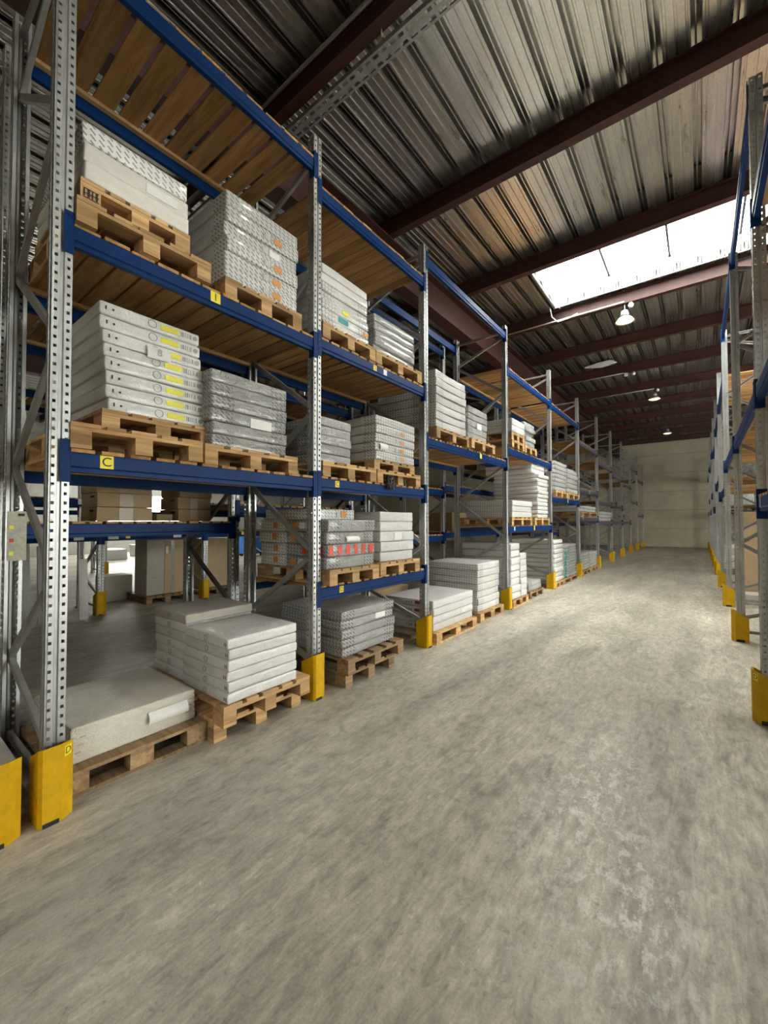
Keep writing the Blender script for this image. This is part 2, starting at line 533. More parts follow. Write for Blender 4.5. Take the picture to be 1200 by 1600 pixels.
PITCHX = 0.33
def roof_cell(mb, x, ya, yb):
    """one pan and groove of the trapezoidal sheet, starting at x, from ya to yb"""
    z, g = ZC, ZC + 0.15
    m = z + .016
    prof = [(0, z), (0.018, z), (0.024, m), (0.042, m), (0.048, z), (0.108, z), (0.114, m), (0.134, m), (0.140, z),
            (0.196, z), (0.202, m), (0.216, m), (0.222, z), (0.236, z), (0.240, g), (0.268, g), (0.272, z + .03), (0.284, z + .03), (0.288, g), (0.326, g), (PITCHX, z)]
    for (a, za), (b, zb) in zip(prof, prof[1:]):
        mb.quad((x + a, ya, za), (x + a, yb, za), (x + b, yb, zb), (x + b, ya, zb))
roof = MB()
SKY_SNAP = []
nx = int((X1 - X0) / PITCHX) + 1
for k in range(nx):
    x = X0 + k * PITCHX
    cuts = [(y0, y1) for (a, b, y0, y1) in SKYLIGHTS if a - 0.16 <= x and x + PITCHX <= b + 0.17]
    ys = Y0H - .3
    for y0, y1 in sorted(cuts):
        roof_cell(roof, x, ys, y0)
        ys = y1
    roof_cell(roof, x, ys, Y1H + .3)
rme = roof.mesh('ceiling', M['roof'], fix=False)
ceiling = obj('ceiling', rme)
md = ceiling.modifiers.new('sheet', 'SOLIDIFY'); md.thickness = 0.01; md.offset = -1
struct(ceiling, 'galvanised trapezoidal roof sheeting above the purlins', 'ceiling')

def skylight(i, x0, x1, y0, y1, label):
    cells = [X0 + k * PITCHX for k in range(nx) if x0 - 0.16 <= X0 + k * PITCHX and X0 + (k + 1) * PITCHX <= x1 + 0.17]
    a, b = min(cells), max(cells) + PITCHX
    cb = MB()
    t = 0.03
    zb, zt = ZC - 0.015, 6.80
    cb.box(a - t, a, y0 - t, y1 + t, zb, zt); cb.box(b, b + t, y0 - t, y1 + t, zb, zt)
    cb.box(a, b, y0 - t, y0, zb, zt); cb.box(a, b, y1, y1 + t, zb, zt)
    # weather cover around the curb so that no light leaks past the sheet ends
    cb.box(a - .5, a - t, y0 - .5, y1 + .5, ZC + .12, ZC + .14); cb.box(b + t, b + .5, y0 - .5, y1 + .5, ZC + .12, ZC + .14)
    cb.box(a - .5, b + .5, y0 - .5, y0 - t, ZC + .12, ZC + .14); cb.box(a - .5, b + .5, y1 + t, y1 + .5, ZC + .12, ZC + .14)
    root = struct(cb.build('window_%d' % i, M['curb']), label, 'skylight')
    bars = MB()
    k = 0
    xx = a + 1.10
    while xx < b - 0.3:
        bars.box(xx - .018, xx + .018, y0, y1, 6.75, 6.80)
        xx += 1.05
    bars.build('glazing_bar', M['slate'], root)
    wire = MB(); wire.tube([(a, (y0 + y1) / 2 - .1, 6.70), ((a + b) / 2, (y0 + y1) / 2, 6.69), (b, (y0 + y1) / 2 + .05, 6.70)], 0.006, 6)
    wire.build('wire', M['slate'], root)
    p = MB(); p.box(a - t, b + t, y0 - t, y1 + t, 6.80, 6.81)
    p.build('pane', M['pane'], root)
SL = ['bright rectangular skylight in the roof over the aisle', 'unseen skylight behind the camera, added to light the near floor', 'skylight over the far hall bay']
for i, s in enumerate(SKYLIGHTS):
    skylight(i + 1, *s, SL[i])

def wall(name, x0, x1, y0, y1, mat, label, holes=()):
    """box wall, holes = (h0, h1, z0, z1) along its long side"""
    mb = MB()
    alongx = (x1 - x0) > (y1 - y0)
    lo, hi = (x0, x1) if alongx else (y0, y1)
    def put(a, b, za, zb):
        if b > a and zb > za:
            mb.box(a, b, y0, y1, za, zb) if alongx else mb.box(x0, x1, a, b, za, zb)
    cur = lo
    for h0, h1, z0, z1 in holes:
        put(cur, h0, 0, 6.62)
        put(h0, h1, 0, z0); put(h0, h1, z1, 6.62)
        cur = h1
    put(cur, hi, 0, 6.62)
    return struct(mb.build(name, mat), label, 'wall')
wall('wall_back', X0 - .3, X1 + .3, Y1H, Y1H + .3, M['wall'], 'cream panelled wall closing the far end of the aisle')
wall('wall_front', X0 - .3, X1 + .3, Y0H - .3, Y0H, M['wall'], 'cream panelled wall behind the camera')
wall('wall_left', X0 - .3, X0, Y0H, Y1H, M['wall_white'], 'white panelled wall beyond the far racks', [(7.5, 13.0, 1.6, 3.0)])
wall('wall_right', X1, X1 + .3, Y0H, Y1H, M['wall'], 'cream panelled wall behind the bare rack', ADDED_OPENINGS)
for i, (a, b, z0, z1) in enumerate(ADDED_OPENINGS):
    p = MB(); p.box(X1 + .20, X1 + .21, a, b, z0, z1)
    w = struct(p.build('window_%d' % (10 + i), M['pane']), 'unseen daylight panel added to the side wall to light the carton fronts', 'window')
    fr = MB()
    for k in range(5):
        y = a + (b - a) * k / 4
        fr.box(X1 + .16, X1 + .26, y - .03, y + .03, z0, z1)
    fr.build('mullion', M['galv_dull'], w)
for i, (a, b, z0, z1) in enumerate([(7.5, 13.0, 1.6, 3.0)]):
    p = MB(); p.box(X0 - .16, X0 - .14, a, b, z0, z1)
    w = struct(p.build('window_%d' % (5 + i), M['pane']), 'daylit translucent panel in the far side wall', 'window')
    fr = MB()
    y = a
    while y <= b + .01:
        fr.box(X0 - .2, X0 - .1, y - .03, y + .03, z0, z1); y += (b - a) / 3
    fr.build('mullion', M['galv_dull'], w)

# roof steel: purlins along x, one girder along y
PUR = [2.84 + 2.33 * k for k in range(-5, 12)]
def ibeam(mb, axis, p0, p1, c, zt, zb, fw, tf=0.012, tw=0.008):
    if axis == 'x':
        mb.box(p0, p1, c - fw / 2, c + fw / 2, zt - tf, zt)
        mb.box(p0, p1, c - fw / 2, c + fw / 2, zb, zb + tf)
        mb.box(p0, p1, c - tw / 2, c + tw / 2, zb + tf, zt - tf)
    else:
        mb.box(c - fw / 2, c + fw / 2, p0, p1, zt - tf, zt)
        mb.box(c - fw / 2, c + fw / 2, p0, p1, zb, zb + tf)
        mb.box(c - tw / 2, c + tw / 2, p0, p1, zb + tf, zt - tf)
ti = 1
for y in PUR:
    mb = MB(); ibeam(mb, 'x', X0, X1, y + .06, ZC - .002, 6.15, 0.12)
    k = round((y - 2.84) / 2.33)
    o = struct(mb.build('trim_%d' % ti, M['red'])); ti += 1
    names = {0: 'dark red steel purlin beside the cable tray', 1: 'dark red steel purlin, first one past the cable tray', 2: 'dark red purlin along the near edge of the skylight', 3: 'pink lit red purlin along the far edge of the skylight'}
    o['label'] = names.get(k, 'dark red roof purlin %s' % ('behind the camera' if k < 0 else 'number %d beyond the skylight' % (k - 3)))
    o['category'] = 'beam'
for gx, lab in ((-4.0, 'deep dark red roof girder running over the loaded rack'), (-14.0, 'deep roof girder over the far racks')):
    mb = MB(); ibeam(mb, 'y', Y0H, Y1H, gx, 6.148, 5.52, 0.26, 0.02, 0.012)
    o = struct(mb.build('trim_%d' % ti, M['red']), lab, 'beam'); ti += 1

# ------------------------------------------------------------------ rack hardware
POST_H, PW, PD = 5.13, 0.092, 0.083
def post_mesh():
    mb = MB()
    for s in (-1, 1):
        e0, e1 = (0.011, 0.046)
        hc, hw, hh = 0.0285, 0.0075, 0.0085
        def q(a, b, z0, z1):
            y0, y1 = s * a, s * b
            mb.quad((0, y0, z0), (0, y1, z0), (0, y1, z1), (0, y0, z1))
        q(e0, hc - hw, 0, POST_H); q(hc + hw, e1, 0, POST_H)
        z = 0.0
        n = int(POST_H / 0.05)
        last = 0.0
        for k in range(n):
            c = 0.025 + k * 0.05
            q(hc - hw, hc + hw, last, c - hh)
            last = c + hh
        q(hc - hw, hc + hw, last, POST_H)
        def side(p, r):
            mb.quad((p[0], s * p[1], 0), (r[0], s * r[1], 0), (r[0], s * r[1], POST_H), (p[0], s * p[1], POST_H))
        side((0, 0.011), (-0.012, 0.006)); side((-0.012, 0.006), (-0.012, 0.0))
        # flank: two perforated strips with a rolled groove between them
        def fl(xa, xb, z0, z1):
            mb.quad((-xa, s * 0.046, z0), (-xb, s * 0.046, z0), (-xb, s * 0.046, z1), (-xa, s * 0.046, z1))
        for a, b, c in ((0.0, 0.034, 0.019), (0.048, PD, 0.065)):
            fl(a, c - .0075, 0, POST_H); fl(c + .0075, b, 0, POST_H)
            last = 0.0
            for k in range(n):
                zc = 0.05 + k * 0.05
                fl(c - .0075, c + .0075, last, zc - .0085)
                last = zc + .0085
            fl(c - .0075, c + .0075, last, POST_H)
        side((-0.034, 0.046), (-0.037, 0.039)); side((-0.037, 0.039), (-0.045, 0.039)); side((-0.045, 0.039), (-0.048, 0.046))
        side((-PD, 0.046), (-PD, 0.026))
    me = mb.mesh('post', M['galv'], fix=False)
    import bmesh
    bm = bmesh.new(); bm.from_mesh(me)
    bmesh.ops.remove_doubles(bm, verts=bm.verts, dist=0.0003)
    bmesh.ops.recalc_face_normals(bm, faces=bm.faces)
    bm.to_mesh(me); bm.free()
    return me
POST = post_mesh()
DEPTH = 1.06
BR = []
def brace_meshes():
    xs = (-0.04, -DEPTH + 0.04)
    nodes = [(0, 0.30), (1, 0.65), (0, 1.28), (1, 1.96), (0, 2.60), (1, 3.28), (0, 3.92), (1, 4.58), (0, 4.95)]
    out = []
    for (a, za), (b, zb) in zip(nodes, nodes[1:]):
        mb = MB(); mb.channel((xs[a], -0.012, za), (xs[b], -0.012, zb), 0.028, 0.045)
        out.append(mb.mesh('brace', M['galv_dull']))
    mb = MB(); mb.channel((xs[0], -0.012, 5.03), (xs[1], -0.012, 5.03), 0.028, 0.04)
    out.append(mb.mesh('brace', M['galv_dull']))
    mb = MB(); mb.channel((xs[0], -0.012, 0.13), (xs[1], -0.012, 0.13), 0.028, 0.04)
    out.append(mb.mesh('brace', M['galv_dull']))
    return out
BRACES = brace_meshes()
mb = MB(); mb.box(-0.10, 0.030, -0.066, 0.066, 0.0, 0.008); mb.box(-.02, .0, .05, .064, .008, .022); mb.box(-.09, -.07, -.064, -.05, .008, .022)
FOOT = mb.mesh('base_plate', M['galv_dull'])

def frame(xf, y, rz, label, group=None):
    """upright frame, its front post face at xf; rz = 0 faces +x"""
    r = empty('upright_frame', (xf, y, 0), rz)
    tag(r, label, 'rack upright', group)
    for x, z in ((0, 0), (-DEPTH, math.pi)):
        p = obj('post', POST, r, (x, 0, 0.004), z)
        m = p.modifiers.new('gauge', 'SOLIDIFY'); m.thickness = 0.0025; m.offset = -1
        obj('base_plate', FOOT, r, (x, 0, 0), z)
    for b in BRACES:
        obj('brace', b, r)
    return r

BEAM_P = [(-.045, 0), (-.006, 0), (0, -.006), (0, -.078), (-.009, -.086), (-.009, -.112), (-.045, -.112)]
_beam = {}
def beam_mesh(L, mat):
    k = (round(L, 3), mat.name)
    if k not in _beam:
        mb = MB(); mb.prism(BEAM_P, -L / 2, L / 2, 'y')
        _beam[k] = mb.mesh('rack_beam', mat)
    return _beam[k]
_conn = {}
def conn_mesh(s, mat):
    k = (s, mat.name)
    if k not in _conn:
        mb = MB()
        # face plate on half the post front, and the flange along the beam end
        y0, y1 = sorted((0.0, s * 0.044))
        mb.box(0.0045, 0.0085, y0, y1, -0.17, 0.065)
        f0, f1 = sorted((-s * 0.001, -s * 0.004))
        mb.box(-0.055, 0.0085, f0, f1, -0.17, 0.065)
        for zz in (0.045, 0.0, -0.045, -0.10, -0.15):
            for j in range(1):
                c = s * 0.026
                mb.box(0.0085, 0.0105, c - .0055, c + .0055, zz - .0055, zz + .0055)
        _conn[k] = mb.mesh('end_connector', mat)
    return _conn[k]

def letter(txt, size, parent, loc, rot, mat, name='letter'):
    c = bpy.data.curves.new(name, 'FONT')
    c.body = txt
    c.size = size
    c.align_x = 'CENTER'; c.align_y = 'CENTER'
    c.extrude = 0.0004
    tmp = bpy.data.objects.new('lettering', c)
    COL.objects.link(tmp)
    me = bpy.data.meshes.new_from_object(tmp.evaluated_get(bpy.context.evaluated_depsgraph_get()))
    bpy.data.objects.remove(tmp)
    bpy.data.curves.remove(c)
    me.materials.clear(); me.materials.append(mat)
    o = bpy.data.objects.new(name, me)
    o.location = loc
    o.rotation_euler = rot
    return link(o, parent)
FACE_X = (math.pi / 2, 0, math.pi / 2)     # text facing +x, reading towards +y

def sticker(parent, x, y, z, w, h, mat, name='sticker', txt=None, tcol=None, tsize=None):
    """flat label on a face looking +x of its parent"""
    mb = MB(); mb.box(0, 0.0012, -w / 2, w / 2, -h / 2, h / 2)
    o = mb.build(name, mat, parent, (x, y, z))
    if txt:
        letter(txt, tsize or h * 1.0, o, (0.0016, 0, 0), FACE_X, tcol or M['ink'])
    return o

def beam(xf, ya, yb, z, rz, label, mat=None, tags=(), group=None):
    """beam between the posts at ya and yb, top at z"""
    mat = mat or M['blue']
    L = (yb - ya) - PW - 0.008
    o = obj('rack_beam', beam_mesh(L, mat), None, (xf, (ya + yb) / 2, z), rz)
    tag(o, label, 'rack beam', group)
    for s in (-1, 1):
        obj('end_connector', conn_mesh(s, mat), o, (0, s * (L / 2 + 0.004), 0))
    for off, w, h, t, m in tags:
        if t and len(t) == 1:
            sticker(o, 0.0, off, -0.042, w, h, m, 'level_sticker', t, M['ink_red'] if t in 'C' and w > .07 else M['ink'])
        else:
            sticker(o, 0.0, off, -0.042, w, h, m, 'level_sticker')
    return o

def deck(xf, ya, yb, z, label, slat=0.10, gap=0.03, th=0.02, depth=DEPTH, sgn=1, seed=0, dense=False, span=(0, 1), mat=None):
    """slatted timber deck lying on the two beams of a bay"""
    rnd = random.Random(seed)
    a0, b0 = ya + 0.05, yb - 0.05
    a, b = a0 + (b0 - a0) * span[0], a0 + (b0 - a0) * span[1]
    xc = xf - sgn * depth / 2
    n = max(1, int((b - a + gap) / (slat + gap)))
    mb = MB()
    y = a
    st = (b - a + gap) / n - gap
    for k in range(n):
        e = rnd.uniform(-.006, .010)
        mb.box(-depth / 2 + .005 + rnd.uniform(-.004, .006), depth / 2 - .008 + (e if sgn > 0 else -e) , y, y + st, 0.0, th + rnd.uniform(-.001, .001))
        y += st + gap
    r = mb.build('shelf_deck', mat or M['deck'], None, (xc, 0, z + 0.0005))
    tag(r, label, 'shelf deck')
    for s in (-1, 1):
        rl = MB(); rl.box(s * (depth / 2 - .075) - .022, s * (depth / 2 - .075) + .022, a, b, -0.030, 0.0)
        rl.build('rail', M['wood'], r)
    return r

GUARD_P = [(-.115, -.078), (.040, -.078), (.058, -.062), (.058, .020), (.018, .078), (-.115, .078)]
def guard_mesh():
    """pressed steel post protector: wings with sloping tops, folded front"""
    mb = MB()
    P = GUARD_P
    t = 0.005
    tops = [0.315, 0.395, 0.40, 0.40, 0.39, 0.315]
    n = len(P)
    def inner(k):
        a = Vector((P[k][0], P[k][1], 0))
        c = Vector((-0.04, 0, 0))
        d = (c - a)
        d.x *= 0.9
        return a + d.normalized() * t * 1.3
    I = [inner(k) for k in range(n)]
    i0 = len(mb.v)
    for k in range(n):
        mb.v += [(P[k][0], P[k][1], 0.0), (P[k][0], P[k][1], tops[k]), (I[k].x, I[k].y, 0.0), (I[k].x, I[k].y, tops[k])]
    for k in range(n - 1):
        a, b = i0 + 4 * k, i0 + 4 * (k + 1)
        mb.f += [(a, b, b + 1, a + 1), (a + 2, a + 3, b + 3, b + 2), (a + 1, b + 1, b + 3, a + 3), (a, a + 2, b + 2, b)]
    a = i0; b = i0 + 4 * (n - 1)
    mb.f += [(a, a + 1, a + 3, a + 2), (b, b + 2, b + 3, b + 1)]
    return mb.mesh('post_guard', M['yellow'])
GUARD = guard_mesh()
gnotch = MB(); gnotch.box(0.034, 0.0605, -.060, .010, 0.0, 0.022)  # added black plate standing in for the dark notch at the guard's foot
GNOTCH = gnotch.mesh('notch_plate', M['rubber'])
gf2 = MB(); gf2.box(-.07, .01, .0783, .083, 0.004, 0.034)
GNOTCH2 = gf2.mesh('notch_plate', M['rubber'])
def guard(xf, y, rz, label, flip=False, txt=None, group=None):
    o = obj('post_guard', GUARD, None, (xf, y, 0.001), rz)
    tag(o, label, 'post guard', group)
    obj('notch_plate', GNOTCH if not flip else GNOTCH2, o)
    if txt:
        a = math.atan2(0.058, 0.040)
        mb = MB(); mb.box(0, 0.0012, -.021, .021, -.026, .026)
        s = mb.build('level_sticker', M['sticker'], o, (.0386, .0494, 0.352), math.pi / 2 - a)
        letter(txt, 0.05, s, (0.0016, 0, 0), FACE_X, M['ink'])
    return o

ORD = ['first', 'second', 'third', 'fourth', 'fifth', 'sixth', 'seventh', 'eighth', 'ninth', 'tenth', 'eleventh', 'twelfth']
LX, RX = -2.75, 0.36
LY = [0.685, 2.576, 4.459, 7.23, 10.0, 12.77, 15.54, 18.31, 21.08, 23.85, 26.62, 29.39]
RY = [1.63, 4.39, 7.15, 9.93, 12.70, 15.47, 18.24, 21.01, 23.78, 26.55, 29.32]
PI = math.pi

# loaded rack (facing +x)
for i, y in enumerate(LY):
    frame(LX, y, 0, 'galvanised upright frame, %s along the loaded rack' % ORD[i])
    guard(LX, y, 0, 'yellow steel post guard at the %s upright of the loaded rack%s' % (ORD[i], ' with letter D' if i == 0 else ''), txt='D' if i == 0 else None)
guard(LX, 0.47, 0, 'yellow post guard of the neighbouring rack run, beside the D guard')

# levels of each bay: (z top, name, slat, gap, stickers on front beam)
YS = M['sticker']
LV = {
    0: [(1.965, 'C', .11, .035, [(-.72, .07, .075, 'C', YS)]), (3.235, 'upper', .125, .018, [(-.05, .075, .075, '1', YS)]), (4.90, 'top', .135, .036, [])],
    1: [(0.965, 'D', .075, .045, [(-.62, .055, .06, 'D', YS)]), (1.975, 'C', .09, .04, [(-.68, .055, .06, 'C', YS)]), (3.27, 'upper', .10, .03, [(-.10, .055, .06, '2', YS), (.08, .06, .06, None, M['paper'])]), (4.69, 'top', .14, .006, [])],
    2: [(2.65, 'upper', .06, .035, [(.25, .07, .075, None, M['lime'])]), (5.0, 'top', 0, 0, [])],
    3: [(1.48, 'C', .06, .04, [(-1.05, .05, .075, None, M['paper']), (.1, .06, .10, None, M['sticker'])]), (2.915, 'upper', .055, .035, []), (4.385, 'top', .055, .03, [])],
    4: [(2.15, 'middle', .055, .035, [(.1, .05, .11, None, M['paper'])]), (4.36, 'top', .055, .03, [])],
    5: [(1.69, 'lower', .06, .03, [(-.95, .04, .08, None, M['paper'])]), (2.53, 'middle', .06, .03, [(.0, .05, .11, None, M['paper'])]), (3.92, 'top', .06, .02, [])],
    6: [(1.56, 'lower', .06, .03, []), (2.25, 'middle', .06, .03, []), (3.63, 'top', .06, .02, [])],
    7: [(1.56, 'lower', 0, 0, []), (2.2, 'middle', 0, 0, []), (3.48, 'top', .06, .02, [])],
    8: [(1.55, 'lower', 0, 0, []), (3.3, 'top', .06, .02, [])],
    9: [(2.6, 'middle', 0, 0, []), (4.3, 'top', 0, 0, [])],
    10: [(1.9, 'lower', 0, 0, []), (3.9, 'top', .06, .02, [])],
}
for b, lv in LV.items():
    ya, yb = LY[b], LY[b + 1]
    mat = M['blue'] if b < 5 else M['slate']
    for z, nm, sl, gp, st in lv:
        extra = ''
        if st and st[0][3]:
            extra = ' with yellow %s sticker' % st[0][3]
        beam(LX, ya, yb, z, 0, 'front %s-level beam%s, %s bay of the loaded rack' % (nm, extra, ORD[b]), mat, st)
        beam(LX - DEPTH, ya, yb, z, PI, 'rear %s-level beam, %s bay of the loaded rack' % (nm, ORD[b]), mat)
        if sl:
            deck(LX, ya, yb, z, 'slatted timber deck of the %s level, %s bay of the loaded rack' % (nm, ORD[b]), sl, gp, seed=b * 7 + int(z * 10))

# bare rack across the aisle (facing -x)
for i, y in enumerate(RY):
    frame(RX, y, PI, 'galvanised upright frame, %s along the bare rack across the aisle' % ORD[i])
    if i > 0:
        guard(RX, y, PI, 'yellow steel post guard at the %s upright of the bare rack%s' % (ORD[i], ' with letter D' if i == 1 else ''), flip=True, txt='D' if i == 1 else None)
RV = {0: [(1.76, 'lower', .07, .04), (2.63, 'middle', .08, .03), (4.08, 'top', .09, .01)],
      1: [(2.63, 'middle', .07, .03), (5.09, 'top', 0, 0)],
      2: [(2.63, 'middle', .06, .03), (5.09, 'top', 0, 0)],
      3: [(2.2, 'middle', .06, .03), (4.3, 'top', .06, .03)]}
for b in range(10):
    lv = RV.get(b, [(2.0, 'middle', .06, .03), (3.9, 'top', 0, 0)] if b % 2 else [(2.6, 'middle', .06, .03), (4.2, 'top', 0, 0)])
    for z, nm, sl, gp in lv:
        beam(RX, RY[b], RY[b + 1], z, PI, 'front %s beam, %s bay of the bare rack across the aisle' % (nm, ORD[b]), tags=[(-1.2, .03, .08, None, M['paper'])] if (b == 0 and nm == 'lower') else ())
        beam(RX + DEPTH, RY[b], RY[b + 1], z, 0, 'rear %s beam, %s bay of the bare rack across the aisle' % (nm, ORD[b]))
        if sl:
            deck(RX, RY[b], RY[b + 1], z, 'timber deck of the %s level, %s bay of the bare rack' % (nm, ORD[b]), sl, gp, sgn=-1, seed=100 + b)

# rack backing onto the bare one
R2X = RX + DEPTH + 0.20
for i, y in enumerate(RY[2:8]):
    frame(R2X + DEPTH, y, 0, 'galvanised upright frame, %s of the rack backing onto the bare rack' % ORD[i])
for b in range(5):
    for z, nm in ((2.05, 'lower'), (3.2, 'middle'), (4.4, 'top')):
        beam(R2X, RY[b + 2], RY[b + 3], z, PI, '%s aisle-side beam in bay %s of the rack behind the bare one' % (nm, ORD[b]))
        beam(R2X + DEPTH, RY[b + 2], RY[b + 3], z, 0, '%s outer beam in bay %s of the rack behind the bare one' % (nm, ORD[b]))
        deck(R2X, RY[b + 2], RY[b + 3], z, '%s timber deck in bay %s of the rack behind the bare one' % (nm, ORD[b]), .06, .03, sgn=-1, seed=200 + b)

# rack backing onto the loaded rack (facing -x), front posts at AX
AX = -5.10
for i, y in enumerate(LY[:9]):
    frame(AX, y, PI, 'galvanised upright frame, %s of the rack backing onto the loaded rack' % ORD[i])
AV = {0: [(1.56, 'lower'), (3.3, 'upper')], 1: [(1.75, 'lower'), (3.2, 'upper')], 2: [(1.3, 'lower'), (2.2, 'middle'), (5.0, 'top')],
      3: [(1.35, 'lower'), (2.3, 'middle'), (3.6, 'top')], 4: [(1.7, 'lower'), (2.9, 'middle'), (4.0, 'top')], 5: [(1.2, 'lower'), (2.4, 'middle'), (3.7, 'top')],
      6: [(1.5, 'lower'), (3.4, 'upper')], 7: [(1.5, 'lower'), (3.4, 'upper')]}
for b, lv in AV.items():
    for z, nm in lv:
        tg = [(x, .12, .05, None, M['paper']) for x in (-.5, .3)] if b == 0 and nm == 'lower' else ()
        beam(AX, LY[b], LY[b + 1], z, PI, 'outer %s beam in bay %s of the rack backing onto the loaded rack' % (nm, ORD[b]), tags=tg)
        beam(AX + DEPTH, LY[b], LY[b + 1], z, 0, 'inner %s beam in bay %s of the rack backing onto the loaded rack' % (nm, ORD[b]))
        if z < 4.9:
            deck(AX, LY[b], LY[b + 1], z, '%s timber deck in bay %s of the rack backing onto the loaded rack' % (nm, ORD[b]), .09, .03, sgn=-1, seed=300 + b)

# rack across the side aisle (facing +x)
BX = -8.08
BY = [-1.2, 0.73, 2.61, 4.47, 7.24, 10.0]
for i, y in enumerate(BY):
    frame(BX, y, 0, 'galvanised upright frame, %s of the rack across the side aisle' % ORD[i])
    if i >= 2:
        guard(BX, y, 0, 'yellow post guard on the %s upright of the rack across the side aisle' % ORD[i])
for b in range(5):
    for z, nm in ((1.36, 'lower'), (1.95, 'middle'), (3.6, 'upper')):
        if nm == 'middle' and b not in (1, 3):
            continue
        tg = []
        if nm == 'lower':
            tg = [(-.75, .16, .09, None, M['paper']), (-.52, .07, .07, None, M['sticker']), (.35, .15, .09, None, M['paper']), (.62, .14, .09, None, M['paper'])]
        if nm == 'middle':
            tg = [(x, .20, .09, None, M['paper']) for x in (-.6, -.2, .3, .7)]
        beam(BX, BY[b], BY[b + 1], z, 0, 'front %s beam in bay %s of the rack across the side aisle' % (nm, ORD[b]), tags=tg)
        beam(BX - DEPTH, BY[b], BY[b + 1], z, PI, 'rear %s beam in bay %s of the rack across the side aisle' % (nm, ORD[b]))
        deck(BX, BY[b], BY[b + 1], z, '%s timber deck in bay %s of the rack across the side aisle' % (nm, ORD[b]), .09, .03, seed=400 + b)
# rack beyond it, by the daylit side
CX = -13.9
for i, y in enumerate((2.7, 4.6, 7.4, 10.2)):
    frame(CX, y, 0, 'galvanised upright frame, %s of the farthest rack by the daylit wall' % ORD[i])
    guard(CX, y, 0, 'yellow post guard on the %s upright of the farthest rack' % ORD[i])
for b, (ya, yb) in enumerate(((2.7, 4.6), (4.6, 7.4), (7.4, 10.2))):
    for z, nm in ((1.9, 'lower'), (3.4, 'upper')):
        beam(CX, ya, yb, z, 0, 'front %s beam in bay %s of the farthest rack' % (nm, ORD[b]))
        beam(CX - DEPTH, ya, yb, z, PI, 'rear %s beam in bay %s of the farthest rack' % (nm, ORD[b]))

# ------------------------------------------------------------------ pallets
_pal = {}
def pallet_meshes(L, W, mat):
    k = (round(L, 3), round(W, 3), mat.name)
    if k in _pal:
        return _pal[k]
    top = MB()
    # local: skids run along x (length L), width W along y
    for x in (-L / 2 + .0725, 0, L / 2 - .0725):
        top.box(x - .07, x + .07, -W / 2, W / 2, 0.100, 0.122)
    nb = 5
    bw = [.145, .10, .145, .10, .145] if W > .65 else [.12, .08, .12, .08, .12]
    gap = (W - sum(bw)) / 4
    y = -W / 2
    for w in bw:
        top.box(-L / 2, L / 2, y, y + w, 0.1225, 0.144)
        y += w + gap
    block = MB(); block.box(-.07, .07, -.05, .05, 0.0, 0.078)
    sk = MB(); sk.box(-L / 2, L / 2, -.05, .05, 0, 0.0215)
    _pal[k] = (top.mesh('top_deck', mat), block.mesh('block', mat), sk.mesh('skid', mat))
    return _pal[k]

def pallet(xf, y0, y1, depth, z, label, skid='x', mat=None, detail=True, group=None, hs=1.0):
    """timber pallet whose aisle edge is at xf; skid axis along x (depth) or y"""
    mat = mat or M['wood']
    w = y1 - y0
    L, W, rz = (depth, w, 0) if skid == 'x' else (w, depth, PI / 2)
    r = empty('pallet', (xf - depth / 2, (y0 + y1) / 2, z), rz + math.radians(random.uniform(-.7, .7)))
    r.scale = (1, 1, hs)
    tag(r, label, 'pallet', group)
    top, block, sk = pallet_meshes(L, W, mat)
    obj('top_deck', top, r)
    for y in (-W / 2 + .05, 0, W / 2 - .05):
        obj('skid', sk, r, (0, y, 0))
        for x in (-L / 2 + .0725, 0, L / 2 - .0725):
            obj('block', block, r, (x, y, 0.0217))
    return r

